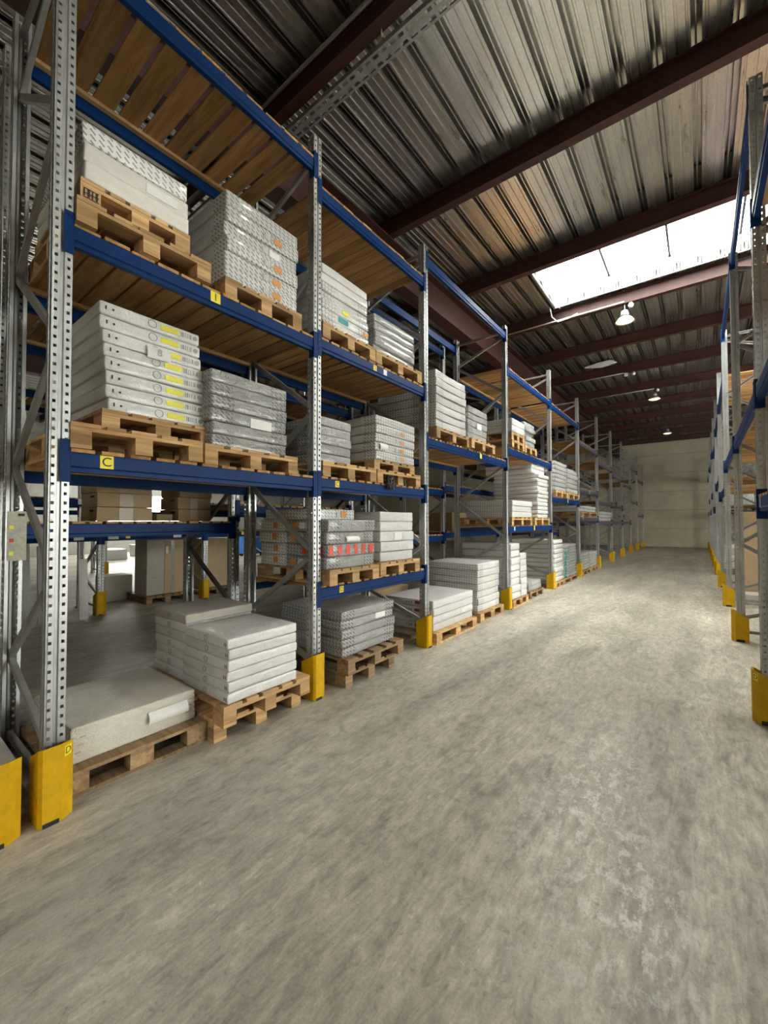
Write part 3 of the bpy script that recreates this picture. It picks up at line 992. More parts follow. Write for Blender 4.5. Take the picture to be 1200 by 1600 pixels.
# ------------------------------------------------------------------ cartons
def carton_mesh(dx, dy, dz, mat, seed, r=0.012, wob=0.004, sag=0.0, end='y', smooth=True):
    """soft film-wrapped carton, centred on its base"""
    def ticks(L, n):
        t = [0, r * .35, r]
        for k in range(1, n):
            t.append(r + (L - 2 * r) * k / n)
        return t + [L - r, L - r * .35, L]
    r = min(r, dz * 0.32)
    tx, ty, tz = ticks(dx, max(2, int(dx / .16))), ticks(dy, max(2, int(dy / .16))), ticks(dz, 2)
    idx, V, F, UV, EN = {}, [], [], [], []
    def vert(i, j, k):
        key = (i, j, k)
        if key in idx:
            return idx[key]
        p = Vector((tx[i], ty[j], tz[k]))
        c = Vector((min(max(p.x, r), dx - r), min(max(p.y, r), dy - r), min(max(p.z, r), dz - r)))
        d = p - c
        if d.length > 1e-9:
            # push onto the rounded edge
            m = max(abs(d.x), abs(d.y), abs(d.z))
            p = c + d.normalized() * m if sum(abs(q) > 1e-9 for q in d) > 1 else p
        q = p - Vector((dx / 2, dy / 2, 0))
        nv = noise.noise_vector(Vector((q.x * 3.1 + seed * 7.3, q.y * 3.1, q.z * 6 + seed)))
        nf = noise.noise_vector(Vector((q.x * 11 + seed * 3.3, q.y * 11, q.z * 14 - seed)))
        q = q + nv * wob + nf * (wob * 0.45)
        e = 1 - (2 * abs(q.y) / dy) ** 2
        q.z -= sag * e
        q.z = max(q.z, 0.0)
        q.z = min(q.z, dz)
        idx[key] = len(V)
        V.append(tuple(q))
        return idx[key]
    nxx, nyy, nzz = len(tx) - 1, len(ty) - 1, len(tz) - 1
    def face(a, b, c, d, ax):
        F.append((a, b, c, d))
        for i in (a, b, c, d):
            v = V[i]
            UV.append({'x': (v[1], v[2]), 'y': (v[0], v[2]), 'z': (v[1], v[0])}[ax])
        cx = sum(V[i][0] for i in (a, b, c, d)) / 4
        cy = sum(V[i][1] for i in (a, b, c, d)) / 4
        if end == 'y':
            en = 1.0 if ax == 'y' or abs(cy) > dy / 2 - .10 else 0.0
        elif end == 'x':
            en = 1.0 if ax == 'x' or abs(cx) > dx / 2 - .12 else 0.0
        else:
            en = 1.0 if min(dx / 2 - abs(cx), 9) < .1 and min(dy / 2 - abs(cy), 9) < .12 else 0.0
        EN.append(en)
    for i in range(nxx):
        for j in range(nyy):
            face(vert(i, j, 0), vert(i, j + 1, 0), vert(i + 1, j + 1, 0), vert(i + 1, j, 0), 'z')
            face(vert(i, j, nzz), vert(i + 1, j, nzz), vert(i + 1, j + 1, nzz), vert(i, j + 1, nzz), 'z')
    for i in range(nxx):
        for k in range(nzz):
            face(vert(i, 0, k), vert(i + 1, 0, k), vert(i + 1, 0, k + 1), vert(i, 0, k + 1), 'y')
            face(vert(i, nyy, k), vert(i, nyy, k + 1), vert(i + 1, nyy, k + 1), vert(i + 1, nyy, k), 'y')
    for j in range(nyy):
        for k in range(nzz):
            face(vert(0, j, k), vert(0, j, k + 1), vert(0, j + 1, k + 1), vert(0, j + 1, k), 'x')
            face(vert(nxx, j, k), vert(nxx, j + 1, k), vert(nxx, j + 1, k + 1), vert(nxx, j, k + 1), 'x')
    me = bpy.data.meshes.new('carton')
    me.from_pydata(V, [], F)
    uvl = me.uv_layers.new(name='UVMap')
    for i, u in enumerate(UV):
        uvl.data[i].uv = u
    at = me.attributes.new('endness', 'FLOAT', 'FACE')
    for i, e in enumerate(EN):
        at.data[i].value = e
    for p in me.polygons:
        p.use_smooth = smooth
    me.materials.append(mat)
    me.update()
    return me

CN = [0]
def short(w):
    for o in ORD:
        w = w.replace(' of the %s bay' % o, ', %s bay' % o)
    return w
def pos_word(k, n):
    if n == 1:
        return 'single'
    if k == 0:
        return 'bottom'
    if k == n - 1:
        return 'top'
    if k <= (n - 1) / 2:
        return ORD[k] + ' from bottom'
    return ORD[n - 1 - k] + ' from top'

def stack(look, where, y0, y1, xf, depth, zb, n, h, mat, jit=0.008, wob=0.005, sag=0.0, end='y', extras=None, r=0.014, grow=0.0, tilt=0.5, mats=None):
    """n flat cartons on top of each other; each a thing of its own"""
    out = []
    rnd = random.Random(CN[0] * 31 + 5)
    for k in range(n):
        CN[0] += 1
        w = y1 - y0 + rnd.uniform(-.012, .004)
        d = depth + rnd.uniform(-.02, .01)
        m = mats[k] if mats and mats.get(k) else mat
        me = carton_mesh(d, w, h - 0.003, m, CN[0], r, wob, sag, end)
        o = obj('flat_carton', me, None, (xf - depth / 2 + rnd.uniform(-jit, jit), (y0 + y1) / 2 + rnd.uniform(-jit, jit) + grow * k, zb + k * h + .001), math.radians(rnd.uniform(-tilt, tilt)))
        pw = pos_word(k, n)
        lk = look if not callable(look) else look(k)
        if pw == 'single':
            lab = '%s %s' % (lk, short(where))
        else:
            lab = '%s, %s %s' % (lk, pw, short(where))
        tag(o, lab, 'carton', 'cartons ' + where)
        if extras:
            extras(k, o, d, w, h)
        out.append(o)
    return out

def uv_sticker(parent, x, y, z, w, h, mat, name):
    me = bpy.data.meshes.new(name)
    t = 0.0012
    me.from_pydata([(0, -w / 2, -h / 2), (0, w / 2, -h / 2), (0, w / 2, h / 2), (0, -w / 2, h / 2), (t, -w / 2, -h / 2), (t, w / 2, -h / 2), (t, w / 2, h / 2), (t, -w / 2, h / 2)], [],
                   [(0, 3, 2, 1), (4, 5, 6, 7), (0, 1, 5, 4), (1, 2, 6, 5), (2, 3, 7, 6), (3, 0, 4, 7)])
    u = me.uv_layers.new(name='UVMap')
    for p in me.polygons:
        for li in p.loop_indices:
            v = me.vertices[me.loops[li].vertex_index].co
            u.data[li].uv = (v.y + .5, v.z + .5)
    me.materials.append(mat)
    return obj(name, me, parent, (x, y, z))

def disc(parent, x, y, z, r, mat, name, axis='x', ring=False):
    mb = MB()
    seg = 20
    if ring:
        pts = [(0.0015, r * math.cos(2 * PI * k / seg), r * math.sin(2 * PI * k / seg)) for k in range(seg + 1)]
        mb.tube(pts, 0.0022, 5)
    else:
        mb.prism([(r * math.cos(2 * PI * k / seg), r * math.sin(2 * PI * k / seg)) for k in range(seg)], 0, 0.0015, 'x')
    o = mb.build(name, mat, parent, (x, y, z))
    if axis == '-y':
        o.rotation_euler = (0, 0, -PI / 2)
    return o

def flap(parent, x, y, z, w, h, tilt=0.25, txt=None):
    """loose paper sheet tucked under the film"""
    me = bpy.data.meshes.new('paper_tag')
    V, Fc = [], []
    n = 6
    for t in (0, 0.001):
        for k in range(n + 1):
            a = k / n
            for s in (-1, 1):
                V.append((t + .004 + 0.022 * math.sin(a * 2.4) + .006 * s * a, s * w / 2, -h * a))
    for k in range(n):
        a = 2 * k
        b = 2 * (n + 1) + 2 * k
        Fc += [(a, a + 1, a + 3, a + 2), (b, b + 2, b + 3, b + 1)]
    me.from_pydata(V, [], Fc)
    for p in me.polygons:
        p.use_smooth = True
    me.materials.append(M['paper'])
    o = obj('paper_tag', me, parent, (x, y, z))
    if txt:
        letter(txt, h * .8, o, (0.030, 0, -h * .5), FACE_X, M['hole'], 'digit')
    return o

Z = 0.0225  # deck slat thickness on top of a beam
PH = 0.1445

# --- first bay, upper level
pallet(-2.72, 0.74, 1.53, 1.05, 3.235 + Z, 'lower of two pallets under the three-carton stack, upper level, first bay')
p1 = pallet(-2.76, 0.77, 1.40, 1.0, 3.235 + Z + PH, 'small stamped pallet right under the three-carton stack, upper level, first bay')
st = MB()
for k in range(4):
    st.box(0, .0015, -.036 + k * .02, -.036 + k * .02 + .006 + .004 * (k % 2), -.022, .024)
for k in range(3):
    st.box(0, .0015, -.036, .04, -.030 + k * .026, -.026 + k * .026)
st.build('stamp', M['ink'], p1, (0.5015, -0.265, 0.062))
def ex1(k, o, d, w, h):
    if k == 1:
        sticker(o, d / 2 + .003, .13, h * .45, .20, h * .55, M['paper'], 'paper_label')
stack(lambda k: ['plain white carton', 'plain white carton with paper label', 'dash-printed carton'][k], 'of three, upper level of the first bay', 0.775, 1.385, -2.765, 0.98, 3.235 + Z + 2 * PH, 3, 0.115, M['c_matt'], mats={2: M['c_pattern']}, extras=ex1, jit=.006)
pallet(-2.76, 1.66, 2.40, 1.05, 3.235 + Z, 'pallet under the tall dash-printed stack, upper level, first bay')
def ex2(k, o, d, w, h):
    if k < 5:
        uv_sticker(o, d / 2 + .003, 0.02, h * .5, .075, h * .42, M['barcode'], 'barcode_label')
        if k != 3:
            sticker(o, d / 2 + .003, .125, h * .5, .085, h * .42, M['orange'], 'orange_label')
        else:
            sticker(o, d / 2 + .003, .11, h * .5, .10, h * .5, M['paper'], 'paper_label')
stack('grey dash-printed carton', 'of six, upper level of the first bay', 1.68, 2.38, -2.79, 1.0, 3.235 + Z + PH, 6, 0.1145, M['c_ends'], extras=ex2, jit=.007, end='x')
# --- first bay, C level
pallet(-2.73, 0.735, 1.49, 1.05, 1.965 + Z, 'lower pallet beneath the yellow-stickered stack, C level, first bay')
pallet(-2.90, 0.93, 1.66, 0.95, 1.965 + Z + PH, 'upper pallet right under the yellow-stickered stack, C level, first bay')
def ex3(k, o, d, w, h):
    x = d / 2 + .002
    sticker(o, x, .105, h * .5, .12, h * .42, M['lime'], 'yellow_sticker')
    uv_sticker(o, x, .222, h * .5, .085, h * .36, M['barcode'], 'barcode_label')
    disc(o, x, .285, h * .5, .016, M['hole'], 'end_mark')
    disc(o, x, -.01, h * .5, .026, M['hole'], 'hand_hole', ring=True)
    disc(o, x, -.245, h * .48, .007, M['ink'], 'punched_hole')
    sticker(o, x, -.285, h * .5, .008, h * .28, M['ink'], 'slot')
    if k == 5:
        flap(o, x, 0.01, h * .72, .15, .085, txt='8')
stack('white carton with yellow sticker', 'of eight, C level of the first bay', 0.965, 1.615, -2.93, 0.85, 1.965 + Z + 2 * PH, 8, 0.0855, M['c_plain'], extras=ex3, wob=.003, grow=-.007, end='n', jit=.005)
pallet(-2.76, 1.52, 2.36, 1.05, 1.965 + Z, 'pallet under the crinkled silvery stack, C level, first bay', mat=M['wood'])
def ex4(k, o, d, w, h):
    if k == 2:
        sticker(o, d / 2 + .004, .09, h * .35, .20, h * .8, M['paper'], 'paper_label')
stack('crinkled silvery carton', 'of six, C level of the first bay', 1.59, 2.29, -2.82, 1.0, 1.965 + Z + PH, 6, 0.096, M['c_silver'], wob=.007, extras=ex4)
# --- first bay, floor
pallet(-2.85, 0.74, 1.60, 0.95, 0.0, 'pallet on the floor under the single wide dusty carton', skid='y', mat=M['wood_old'])
def ex5(k, o, d, w, h):
    flap(o, d / 2 + .004, .18, h * .72, .26, .075)
    for s in (-1, 1):
        for q in range(3):
            sticker(o, d / 2 + .003, s * (w / 2 - .05) + (q - 1) * .012, h * (.3 + .2 * q), .03, .007, M['hole'], 'printed_dash')
stack('single wide dusty white carton', 'lying alone on the floor pallet beside the D guard', 0.80, 1.565, -2.95, 0.78, PH, 1, 0.215, M['c_dusty_ends'], extras=ex5, wob=.006)
pallet(-2.76, 1.60, 2.40, 1.2, 0.0, 'lower of the two floor pallets between the first and second upright', mat=M['wood'])
pallet(-2.62, 1.60, 2.38, 1.25, PH, 'upper of the two floor pallets between the first and second upright', mat=M['wood'])
def ex6(k, o, d, w, h):
    disc(o, .02, -w / 2 - .002, h * .5, .020, M['hole'], 'hand_hole', axis='-y', ring=True)
    for q in (.27, .29):
        s = sticker(o, d / 2 - .02 - (.29 - q), -w / 2 - .003, h * .45, .006, h * .3, M['ink'], 'slot')
        s.rotation_euler = (0, 0, -PI / 2)
stack('white film-wrapped carton with hand hole', 'of six, front of doubled floor pallet', 1.63, 2.25, -2.64, 0.64, 2 * PH, 6, 0.0765, M['c_plain'], extras=ex6, wob=.004, end='n', jit=.01)
stack('white carton under dusty film', 'of seven, rear of doubled floor pallet', 1.66, 2.28, -3.30, 0.56, 2 * PH, 7, 0.0765, M['c_plain'], extras=lambda k, o, d, w, h: disc(o, .0, -w / 2 - .002, h * .5, .020, M['hole'], 'hand_hole', axis='-y', ring=True), wob=.004, end='n', mats={6: M['c_dusty']})
# --- second bay, upper level
pallet(-2.74, 2.64, 3.42, 1.05, 3.27 + Z, 'pallet under the mixed white stack behind the second upright, upper level')
def ex7(k, o, d, w, h):
    x = d / 2 + .004
    if k == 1:
        sticker(o, x, -.05, h * .5, .14, h * .6, M['teal'], 'teal_label')
        sticker(o, x, .30, h * .4, .07, h * .5, M['orange'], 'orange_label')
    if k == 2:
        sticker(o, x, -.02, h * .5, .10, h * .4, M['lime'], 'yellow_label')
stack('white film-wrapped carton', 'of seven, upper level of the second bay', 2.67, 3.36, -2.80, 1.0, 3.27 + Z + PH, 7, 0.086, M['c_ends'], wob=.007, extras=ex7, jit=.012, mats={5: M['c_plain'], 6: M['c_plain']}, end='n')
pallet(-2.74, 3.44, 4.34, 1.05, 3.27 + Z, 'pallet under the crumpled five-carton stack, upper level, second bay')
stack('crumpled film-wrapped carton', 'of five, upper level of the second bay', 3.47, 4.27, -2.80, 1.0, 3.27 + Z + PH, 5, 0.088, M['c_silver'], wob=.011, jit=.012)
# --- second bay, C level
pallet(-2.75, 2.66, 3.44, 1.05, 1.975 + Z, 'pallet beneath the five silvery cartons, C level, second bay')
stack('silvery carton with printed side', 'of five, C level by second upright', 2.66, 3.13, -2.83, 0.85, 1.975 + Z + PH, 5, 0.088, M['c_crinkle'], wob=.007)
pallet(-2.74, 3.45, 4.30, 1.05, 1.975 + Z, 'lower pallet under the dash-printed stack, C level, second bay')
pallet(-2.80, 3.46, 4.26, 1.0, 1.975 + Z + PH, 'thin upper pallet under the dash-printed stack, C level, second bay', hs=.8)
def ex10(k, o, d, w, h):
    if k < 4:
        uv_sticker(o, d / 2 + .003, .02, h * .5, .07, h * .42, M['barcode'], 'barcode_label')
        sticker(o, d / 2 + .003, .12, h * .5, .075, h * .4, M['orange'], 'orange_label')
    if k == 1:
        flap(o, d / 2 + .003, -.25, h * .9, .13, .07)
stack('dash-printed white carton', 'of five, C level of the second bay', 3.48, 4.25, -2.79, 0.98, 1.975 + Z + PH * 1.8, 5, 0.0985, M['c_ends'], extras=ex10, end='x')
# --- second bay, D level
pallet(-2.66, 2.66, 3.37, 1.1, 0.965 + Z, 'pallet under the stack with red tape stripes, D level')
def exr(k, o, d, w, h):
    if k == 1:
        rr = random.Random(3)
        for q in range(6):
            s = sticker(o, d / 2 + .003, -.30 + q * .115, h * .5, .045 + .02 * rr.random(), h * .8, M['redtape'], 'red_stripe')
            s.rotation_euler = (math.radians(rr.uniform(-12, 12)), 0, 0)
        for q in range(2):
            s = sticker(o, .20 - q * .22, -w / 2 - .004, h * .5, .06, h * .8, M['redtape'], 'red_stripe')
            s.rotation_euler = (0, 0, -PI / 2)
    elif k == 2:
        flap(o, d / 2 + .003, .0, h * .6, .18, .05)
    if k != 1:
        for q, m in ((.05, 'orange'), (.16, 'barcode')):
            s = sticker(o, -.22 + q, -w / 2 - .003, h * .5, .08, h * .5, M[m], 'printed_label')
            s.rotation_euler = (0, 0, -PI / 2)
stack(lambda k: 'carton with red stripes' if k == 1 else 'white film-wrapped carton', 'of four, aisle side of the D level', 2.64, 3.325, -2.68, 0.58, 0.965 + Z + PH, 4, 0.1155, M['c_crinkle'], extras=exr, wob=.006)
def exb(k, o, d, w, h):
    s = sticker(o, .05, -w / 2 - .003, h * .5, .07, h * .5, M['orange'], 'orange_label')
    s.rotation_euler = (0, 0, -PI / 2)
stack('printed white carton', 'of four, D level behind red-striped stack', 2.64, 3.325, -3.27, 0.42, 0.965 + Z + PH, 4, 0.1155, M['c_pattern'], extras=exb)
def ext(k, o, d, w, h):
    uv_sticker(o, d / 2 + .003, .06, h * .5, .06, h * .5, M['barcode'], 'barcode_label')
    sticker(o, d / 2 + .003, .14, h * .5, .08, h * .6, M['orange'], 'orange_label')
stack('dash-printed carton with orange label', 'lying on top of the red-striped stack, set back', 2.66, 3.28, -2.92, 0.72, 0.965 + Z + PH + 4 * .1155, 1, 0.108, M['c_pattern'], extras=ext)
pallet(-2.69, 3.44, 4.20, 1.1, 0.965 + Z, 'pallet under the five bright cartons, D level')
def ex12(k, o, d, w, h):
    if k == 2:
        sticker(o, d / 2 + .004, .0, h * .5, .14, h * .7, M['paper'], 'paper_label')
stack('white crinkled carton', 'of five, D level by third upright', 3.50, 4.14, -2.74, 1.0, 0.965 + Z + PH, 5, 0.1105, M['c_white'], wob=.007, extras=ex12)
# --- second bay, floor
pallet(-2.68, 2.88, 3.66, 1.2, 0.0, 'lower of two floor pallets behind the second guard', mat=M['wood_old'])
pallet(-2.60, 2.82, 3.72, 1.1, PH, 'upper of two floor pallets behind the second guard', mat=M['wood_old'])
def ex13(k, o, d, w, h):
    if k == 3:
        sticker(o, d / 2 + .004, .18, h * .6, .16, h * .6, M['paper'], 'paper_label')
stack('crinkled carton with printed side', 'of five, floor level of the second bay', 2.83, 3.66, -2.68, 0.90, 2 * PH, 5, 0.086, M['c_crinkle'], extras=ex13, wob=.008)
# --- third bay, floor
pallet(-2.68, 4.57, 5.76, 0.9, 0.0, 'long floor pallet under four wide white cartons, third bay', skid='y')
def ex14(k, o, d, w, h):
    for q in range(3):
        s = sticker(o, -.02 + q * .035, -w / 2 - .003, h * .55, .012 + .008 * q, h * .30, M['hole'], 'printed_mark')
        s.rotation_euler = (0, 0, -PI / 2)
    s = sticker(o, .17, -w / 2 - .003, h * .55, .13, h * .38, M['ink_red'], 'red_print')
    s.rotation_euler = (0, 0, -PI / 2)
    if k == 1:
        sticker(o, d / 2 + .004, .28, h * .5, .16, h * .6, M['paper'], 'paper_label')
stack('wide white carton with red side print', 'of four, floor level of the third bay', 4.60, 5.74, -2.73, 0.80, PH, 4, 0.1, M['c_white'], extras=ex14, end='n', wob=.005)
pallet(-2.72, 5.98, 6.92, 1.0, 0.0, 'floor pallet under seven dash-printed cartons, third bay', skid='y')
stack('white carton with dash-printed side', 'of seven, floor level of the third bay', 6.02, 6.88, -2.78, 0.95, PH, 7, 0.1085, M['c_ends'], wob=.004)
# --- third bay, upper
pallet(-2.70, 4.62, 5.62, 1.05, 2.65 + Z, 'pallet under the seven-carton stack, upper level, third bay')
stack('white carton with dash-printed end', 'of seven, upper level of the third bay', 4.66, 5.52, -2.72, 1.0, 2.65 + Z + PH, 7, 0.110, M['c_ends'], wob=.007, sag=.012)
pallet(-2.66, 5.60, 6.45, 1.1, 2.65 + Z, 'projecting pallet under five soft cartons, upper level, third bay')
def ex17(k, o, d, w, h):
    if k == 2:
        sticker(o, d / 2 + .006, .05, h * .3, .16, h * .9, M['paper'], 'paper_label')
stack('soft white wrapped carton', 'of five, upper level of the third bay', 5.60, 6.28, -2.72, 0.95, 2.65 + Z + PH, 5, 0.1, M['c_crinkle'], wob=.012, extras=ex17, end='n')
# --- fourth bay
for q in range(2):
    pallet(-2.71, 7.36, 8.04, 1.1, 2.915 + Z + q * PH, '%s of two stacked pale pallets, upper level, fourth bay' % ('lower', 'upper')[q])
stack('dash-printed white carton', 'of two on doubled pallets, fourth bay', 7.36, 8.04, -2.71, 1.0, 2.915 + Z + 2 * PH, 2, 0.125, M['c_ends'])
pallet(-2.71, 8.08, 8.80, 1.1, 2.915 + Z, 'pallet under the slumped five-carton stack, upper level, fourth bay')
stack('slumped white wrapped carton', 'of five, upper level of the fourth bay', 8.10, 8.66, -2.71, 0.9, 2.915 + Z + PH, 5, 0.092, M['c_crinkle'], wob=.014, jit=.03, grow=-.02, end='n')
pallet(-2.70, 7.32, 8.42, 1.1, 1.48 + Z, 'pallet under three printed cartons, C level, fourth bay')
stack('dash-printed long carton', 'of three, C level of the fourth bay', 7.32, 8.40, -2.70, 0.92, 1.48 + Z + PH, 3, 0.107, M['c_ends'])
pallet(-2.70, 8.62, 9.64, 1.1, 1.48 + Z, 'pallet under the tall bulging stack, C level, fourth bay')
stack('bulging white wrapped carton', 'of eleven, C level of the fourth bay', 8.88, 9.60, -2.71, 1.0, 1.48 + Z + PH, 11, 0.086, M['c_plain'], wob=.006, sag=.004, jit=.015, r=.03)
stack('larger wrapped carton', 'of two lying over the tall bulging stack', 8.70, 9.55, -2.78, 1.05, 1.48 + Z + PH + 11 * .086, 2, 0.10, M['c_plain'], wob=.006, r=.03)
pallet(-2.70, 7.32, 8.16, 1.1, 0.0, 'floor pallet under the twin white stacks, fourth bay', skid='y')
stack('white wrapped carton', 'of seven, just past fourth guard', 7.78, 8.12, -2.71, 1.0, PH, 7, 0.117, M['c_white'], wob=.006)
stack('tall white wrapped carton', 'of eight, right behind fourth guard', 7.30, 7.74, -2.71, 1.0, PH, 8, 0.128, M['c_white'], wob=.008, r=.03)
pallet(-2.74, 8.40, 9.26, 0.9, 0.0, 'dark small floor pallet under two low white cartons', mat=M['wood_old'])
stack('low white soft carton', 'of two on the dark floor pallet, fourth bay', 8.42, 9.22, -2.78, 0.8, PH, 2, 0.088, M['c_crinkle'], wob=.010, end='n')
# --- fifth bay
pallet(-2.70, 10.06, 10.82, 1.1, 0.0, 'floor pallet under the nine-carton stack, fifth bay')
stack('long white wrapped carton', 'of nine, floor level of the fifth bay', 10.08, 10.78, -2.71, 1.05, PH, 9, 0.110, M['c_plain'], wob=.006, r=.03)
pallet(-2.70, 10.84, 12.25, 1.0, 0.0, 'floor pallet under the teal-labelled stack, fifth bay')
def exteal(k, o, d, w, h):
    if k < 9:
        sticker(o, d / 2 + .004, -.14, h * .5, .22, h * .6, M['teal'], 'teal_label')
stack('bag-like carton with teal label', 'of eleven, floor level of the fifth bay', 10.86, 11.45, -2.71, 0.95, PH, 11, 0.073, M['c_crinkle'], wob=.008, extras=exteal, end='n', r=.025)
stack('white wrapped carton without label', 'of eleven, beside the teal-labelled stack', 11.48, 12.2, -2.71, 0.95, PH, 11, 0.075, M['c_crinkle'], wob=.010, end='n', r=.025)
pallet(-2.70, 10.2, 11.3, 1.0, 2.15 + Z, 'pallet under seven cartons, middle level, fifth bay', detail=False)
pallet(-2.70, 11.38, 12.5, 1.0, 2.15 + Z, 'pallet under five pillowy cartons, middle level, fifth bay', detail=False)
stack('white wrapped carton', 'of seven, middle level of the fifth bay', 10.22, 11.28, -2.72, 0.95, 2.15 + Z + PH, 7, 0.102, M['c_crinkle'], wob=.010, end='n', r=.03)
stack('pillowy white carton', 'of five, middle level of the fifth bay', 11.42, 12.45, -2.72, 0.9, 2.15 + Z + PH, 5, 0.128, M['c_crinkle'], wob=.014, end='n', r=.04)
# --- sixth and seventh bay
pallet(-2.70, 12.95, 13.95, 1.0, 0.0, 'floor pallet in the sixth bay, beside the sixth guard')
pallet(-2.70, 14.1, 15.2, 1.0, 0.0, 'floor pallet in the sixth bay, beside the seventh guard')
stack('small white sack-like carton', 'of six, floor beside sixth guard', 13.0, 13.9, -2.72, 0.9, PH, 6, 0.08, M['c_crinkle'], wob=.012, end='n', r=.025)
stack('small white sack-like carton', 'of six, floor beside seventh guard', 14.15, 15.1, -2.72, 0.9, PH, 6, 0.078, M['c_crinkle'], wob=.012, end='n', r=.025)
pallet(-2.70, 12.95, 15.0, 1.0, 1.69 + Z, 'wide pallet on the lower level, sixth bay')
stack('flat white wrapped carton', 'of two, lower level of the sixth bay', 12.95, 14.9, -2.72, 0.9, 1.69 + Z + PH, 2, 0.09, M['c_crinkle'], wob=.014, end='n', r=.03)
stack('flat pale wrapped carton', 'of three, lower level of the seventh bay', 15.8, 17.9, -2.72, 0.9, 1.56 + Z, 3, 0.11, M['c_crinkle'], wob=.012, end='n', r=.03)
stack('flat white carton', 'of two on rear rack behind fifth bay', 10.3, 11.6, -4.3, 0.7, 1.70 + Z, 2, 0.10, M['c_crinkle'], wob=.01, end='n', r=.03)

# --- goods on the rack backing onto the loaded rack
def kraft_extra(k, o, d, w, h):
    sticker(o, d / 2 + .003, 0, h * .5, .12, h - .01, M['sticker'] if False else M['kraft_tape'], 'packing_tape')
    s = sticker(o, d / 2 - .12, -w / 2 - .002, h * .72, .10, .02, M['ink'], 'printed_mark'); s.rotation_euler = (0, 0, -PI / 2)
M['kraft_tape'] = paint('brown_packing_tape', (0.40, 0.28, 0.15), 0.35, 0.1)
stack('plain brown cardboard box', 'of three, rear rack behind first bay', 1.36, 1.84, -4.34, 0.42, 1.56 + Z, 3, 0.132, M['kraft'], end='n', wob=.002, extras=kraft_extra, r=.004)
stack('plain brown cardboard box', 'of three, rear rack near second upright', 2.13, 2.50, -4.40, 0.42, 1.56 + Z, 3, 0.128, M['kraft'], end='n', wob=.002, extras=kraft_extra, r=.004)
b_ = stack('small brown open box', 'standing alone on the rear rack between cardboard stacks', 1.92, 2.08, -4.45, 0.22, 1.56 + Z, 1, 0.075, M['kraft'], end='n', wob=.001, r=.003)
for k in range(7):
    y = 2.72 + k * .16
    me = carton_mesh(0.75, 0.10, 0.55, M['c_dusty'], 900 + k, .012, .003, 0, 'n')
    o = obj('standing_panel', me, None, (-4.6, y, 3.2 + Z + .001))
    tag(o, 'grey wrapped panel standing on edge, %s in the row behind the second bay' % (['first', 'second', 'third', 'fourth', 'fifth', 'sixth', 'last'][k]), 'panel', 'grey panels standing on the rear rack')
stack('brown cardboard carton', 'of two, low rear shelf behind third bay', 5.3, 6.4, -4.3, 0.7, 1.3 + Z, 2, 0.16, M['kraft'], end='n', r=.004, wob=.003)
stack('long brown carton', 'of three, floor behind third bay', 4.9, 6.3, -4.3, 0.7, 0.0, 3, 0.14, M['kraft'], end='n', r=.004, wob=.003)
stack('brown cardboard carton', 'of two, low rear shelf behind fourth bay', 8.0, 9.2, -4.3, 0.7, 1.35 + Z, 2, 0.2, M['kraft'], end='n', r=.004, wob=.003)

# --- goods on the rack across the side aisle
def slab(name, label, cat, c, size, mat, rz=0.0, lean=0.0, seed=0, wob=.004, r=.01, z=None):
    me = carton_mesh(size[0], size[1], size[2], mat, 1000 + seed, r, wob, 0, 'n')
    o = obj(name, me, None, (c[0], c[1], c[2]), rz)
    o.rotation_euler = (0, lean, rz)
    tag(o, label, cat)
    return o
slab('crated_unit', 'tall grey and brown film-wrapped crate beneath the far dark-blue beam', 'crate', (-8.75, 3.85, .12), (.55, .70, 1.08), M['c_dusty'], seed=1)
slab('crated_unit', 'tall brown cardboard crate standing close beside the grey wrapped crate', 'crate', (-8.75, 4.95, .12), (.5, .55, 1.05), M['kraft'], seed=2)
cr = bpy.data.objects['crated_unit']
q_ = MB(); q_.box(.272, .284, -.02, .352, .02, 1.06); q_.box(-.2, .284, .352, .364, .02, 1.06); q_.build('cardboard_sleeve', M['kraft'], cr)
q_ = MB(); q_.box(.284, .288, .10, .17, .02, 1.06); q_.build('clear_tape', M['c_silver'], cr)
q_ = MB(); q_.box(.284, .288, -.0, .05, .80, .94); q_.build('paper_label', M['paper'], cr)
pallet(-8.35, 3.45, 4.25, .9, -.024 + .024, 'dark pallet under the tall wrapped crate across the side aisle', mat=M['wood_old'])
pallet(-8.4, 4.6, 5.3, .8, 0.0, 'dark pallet under the brown crate across the side aisle', mat=M['wood_old'])
for o in [x for x in bpy.data.objects if x.name.startswith('crated_unit')]:
    o.location.z = PH + .001
slab('wrapped_drum_box', 'squat dark film-wrapped box on the floor beyond the yellow guard', 'box', (-9.5, 3.30, .001), (.5, .5, .50), M['c_dusty'], seed=3)
for k, (y, h_, d) in enumerate(((1.30, 1.2, .05), (1.55, 1.22, .06), (1.85, 1.18, .05), (2.30, .95, .05))):
    slab('leaning_panel', '%s leaning against the rack across the side aisle' % ['first tall grey panel', 'second tall grey panel', 'third tall grey panel', 'short white-edged panel'][k], 'panel', (-8.02 + .06 * k, y, .03), (d, .22 if k < 3 else .12, h_), M['galv_dull'] if k < 3 else M['white_plastic'], lean=-.10, seed=10 + k, wob=.001, r=.004)
for k in range(4):
    slab('profile_bundle', '%s upright pale profile in the rack across the side aisle' % ORD[k], 'profile', (-8.5, .98 + k * .22, 1.95 + Z), (.12, .13, .55), M['white_plastic'] if k % 2 else M['galv_dull'], seed=20 + k, wob=.002, r=.006)
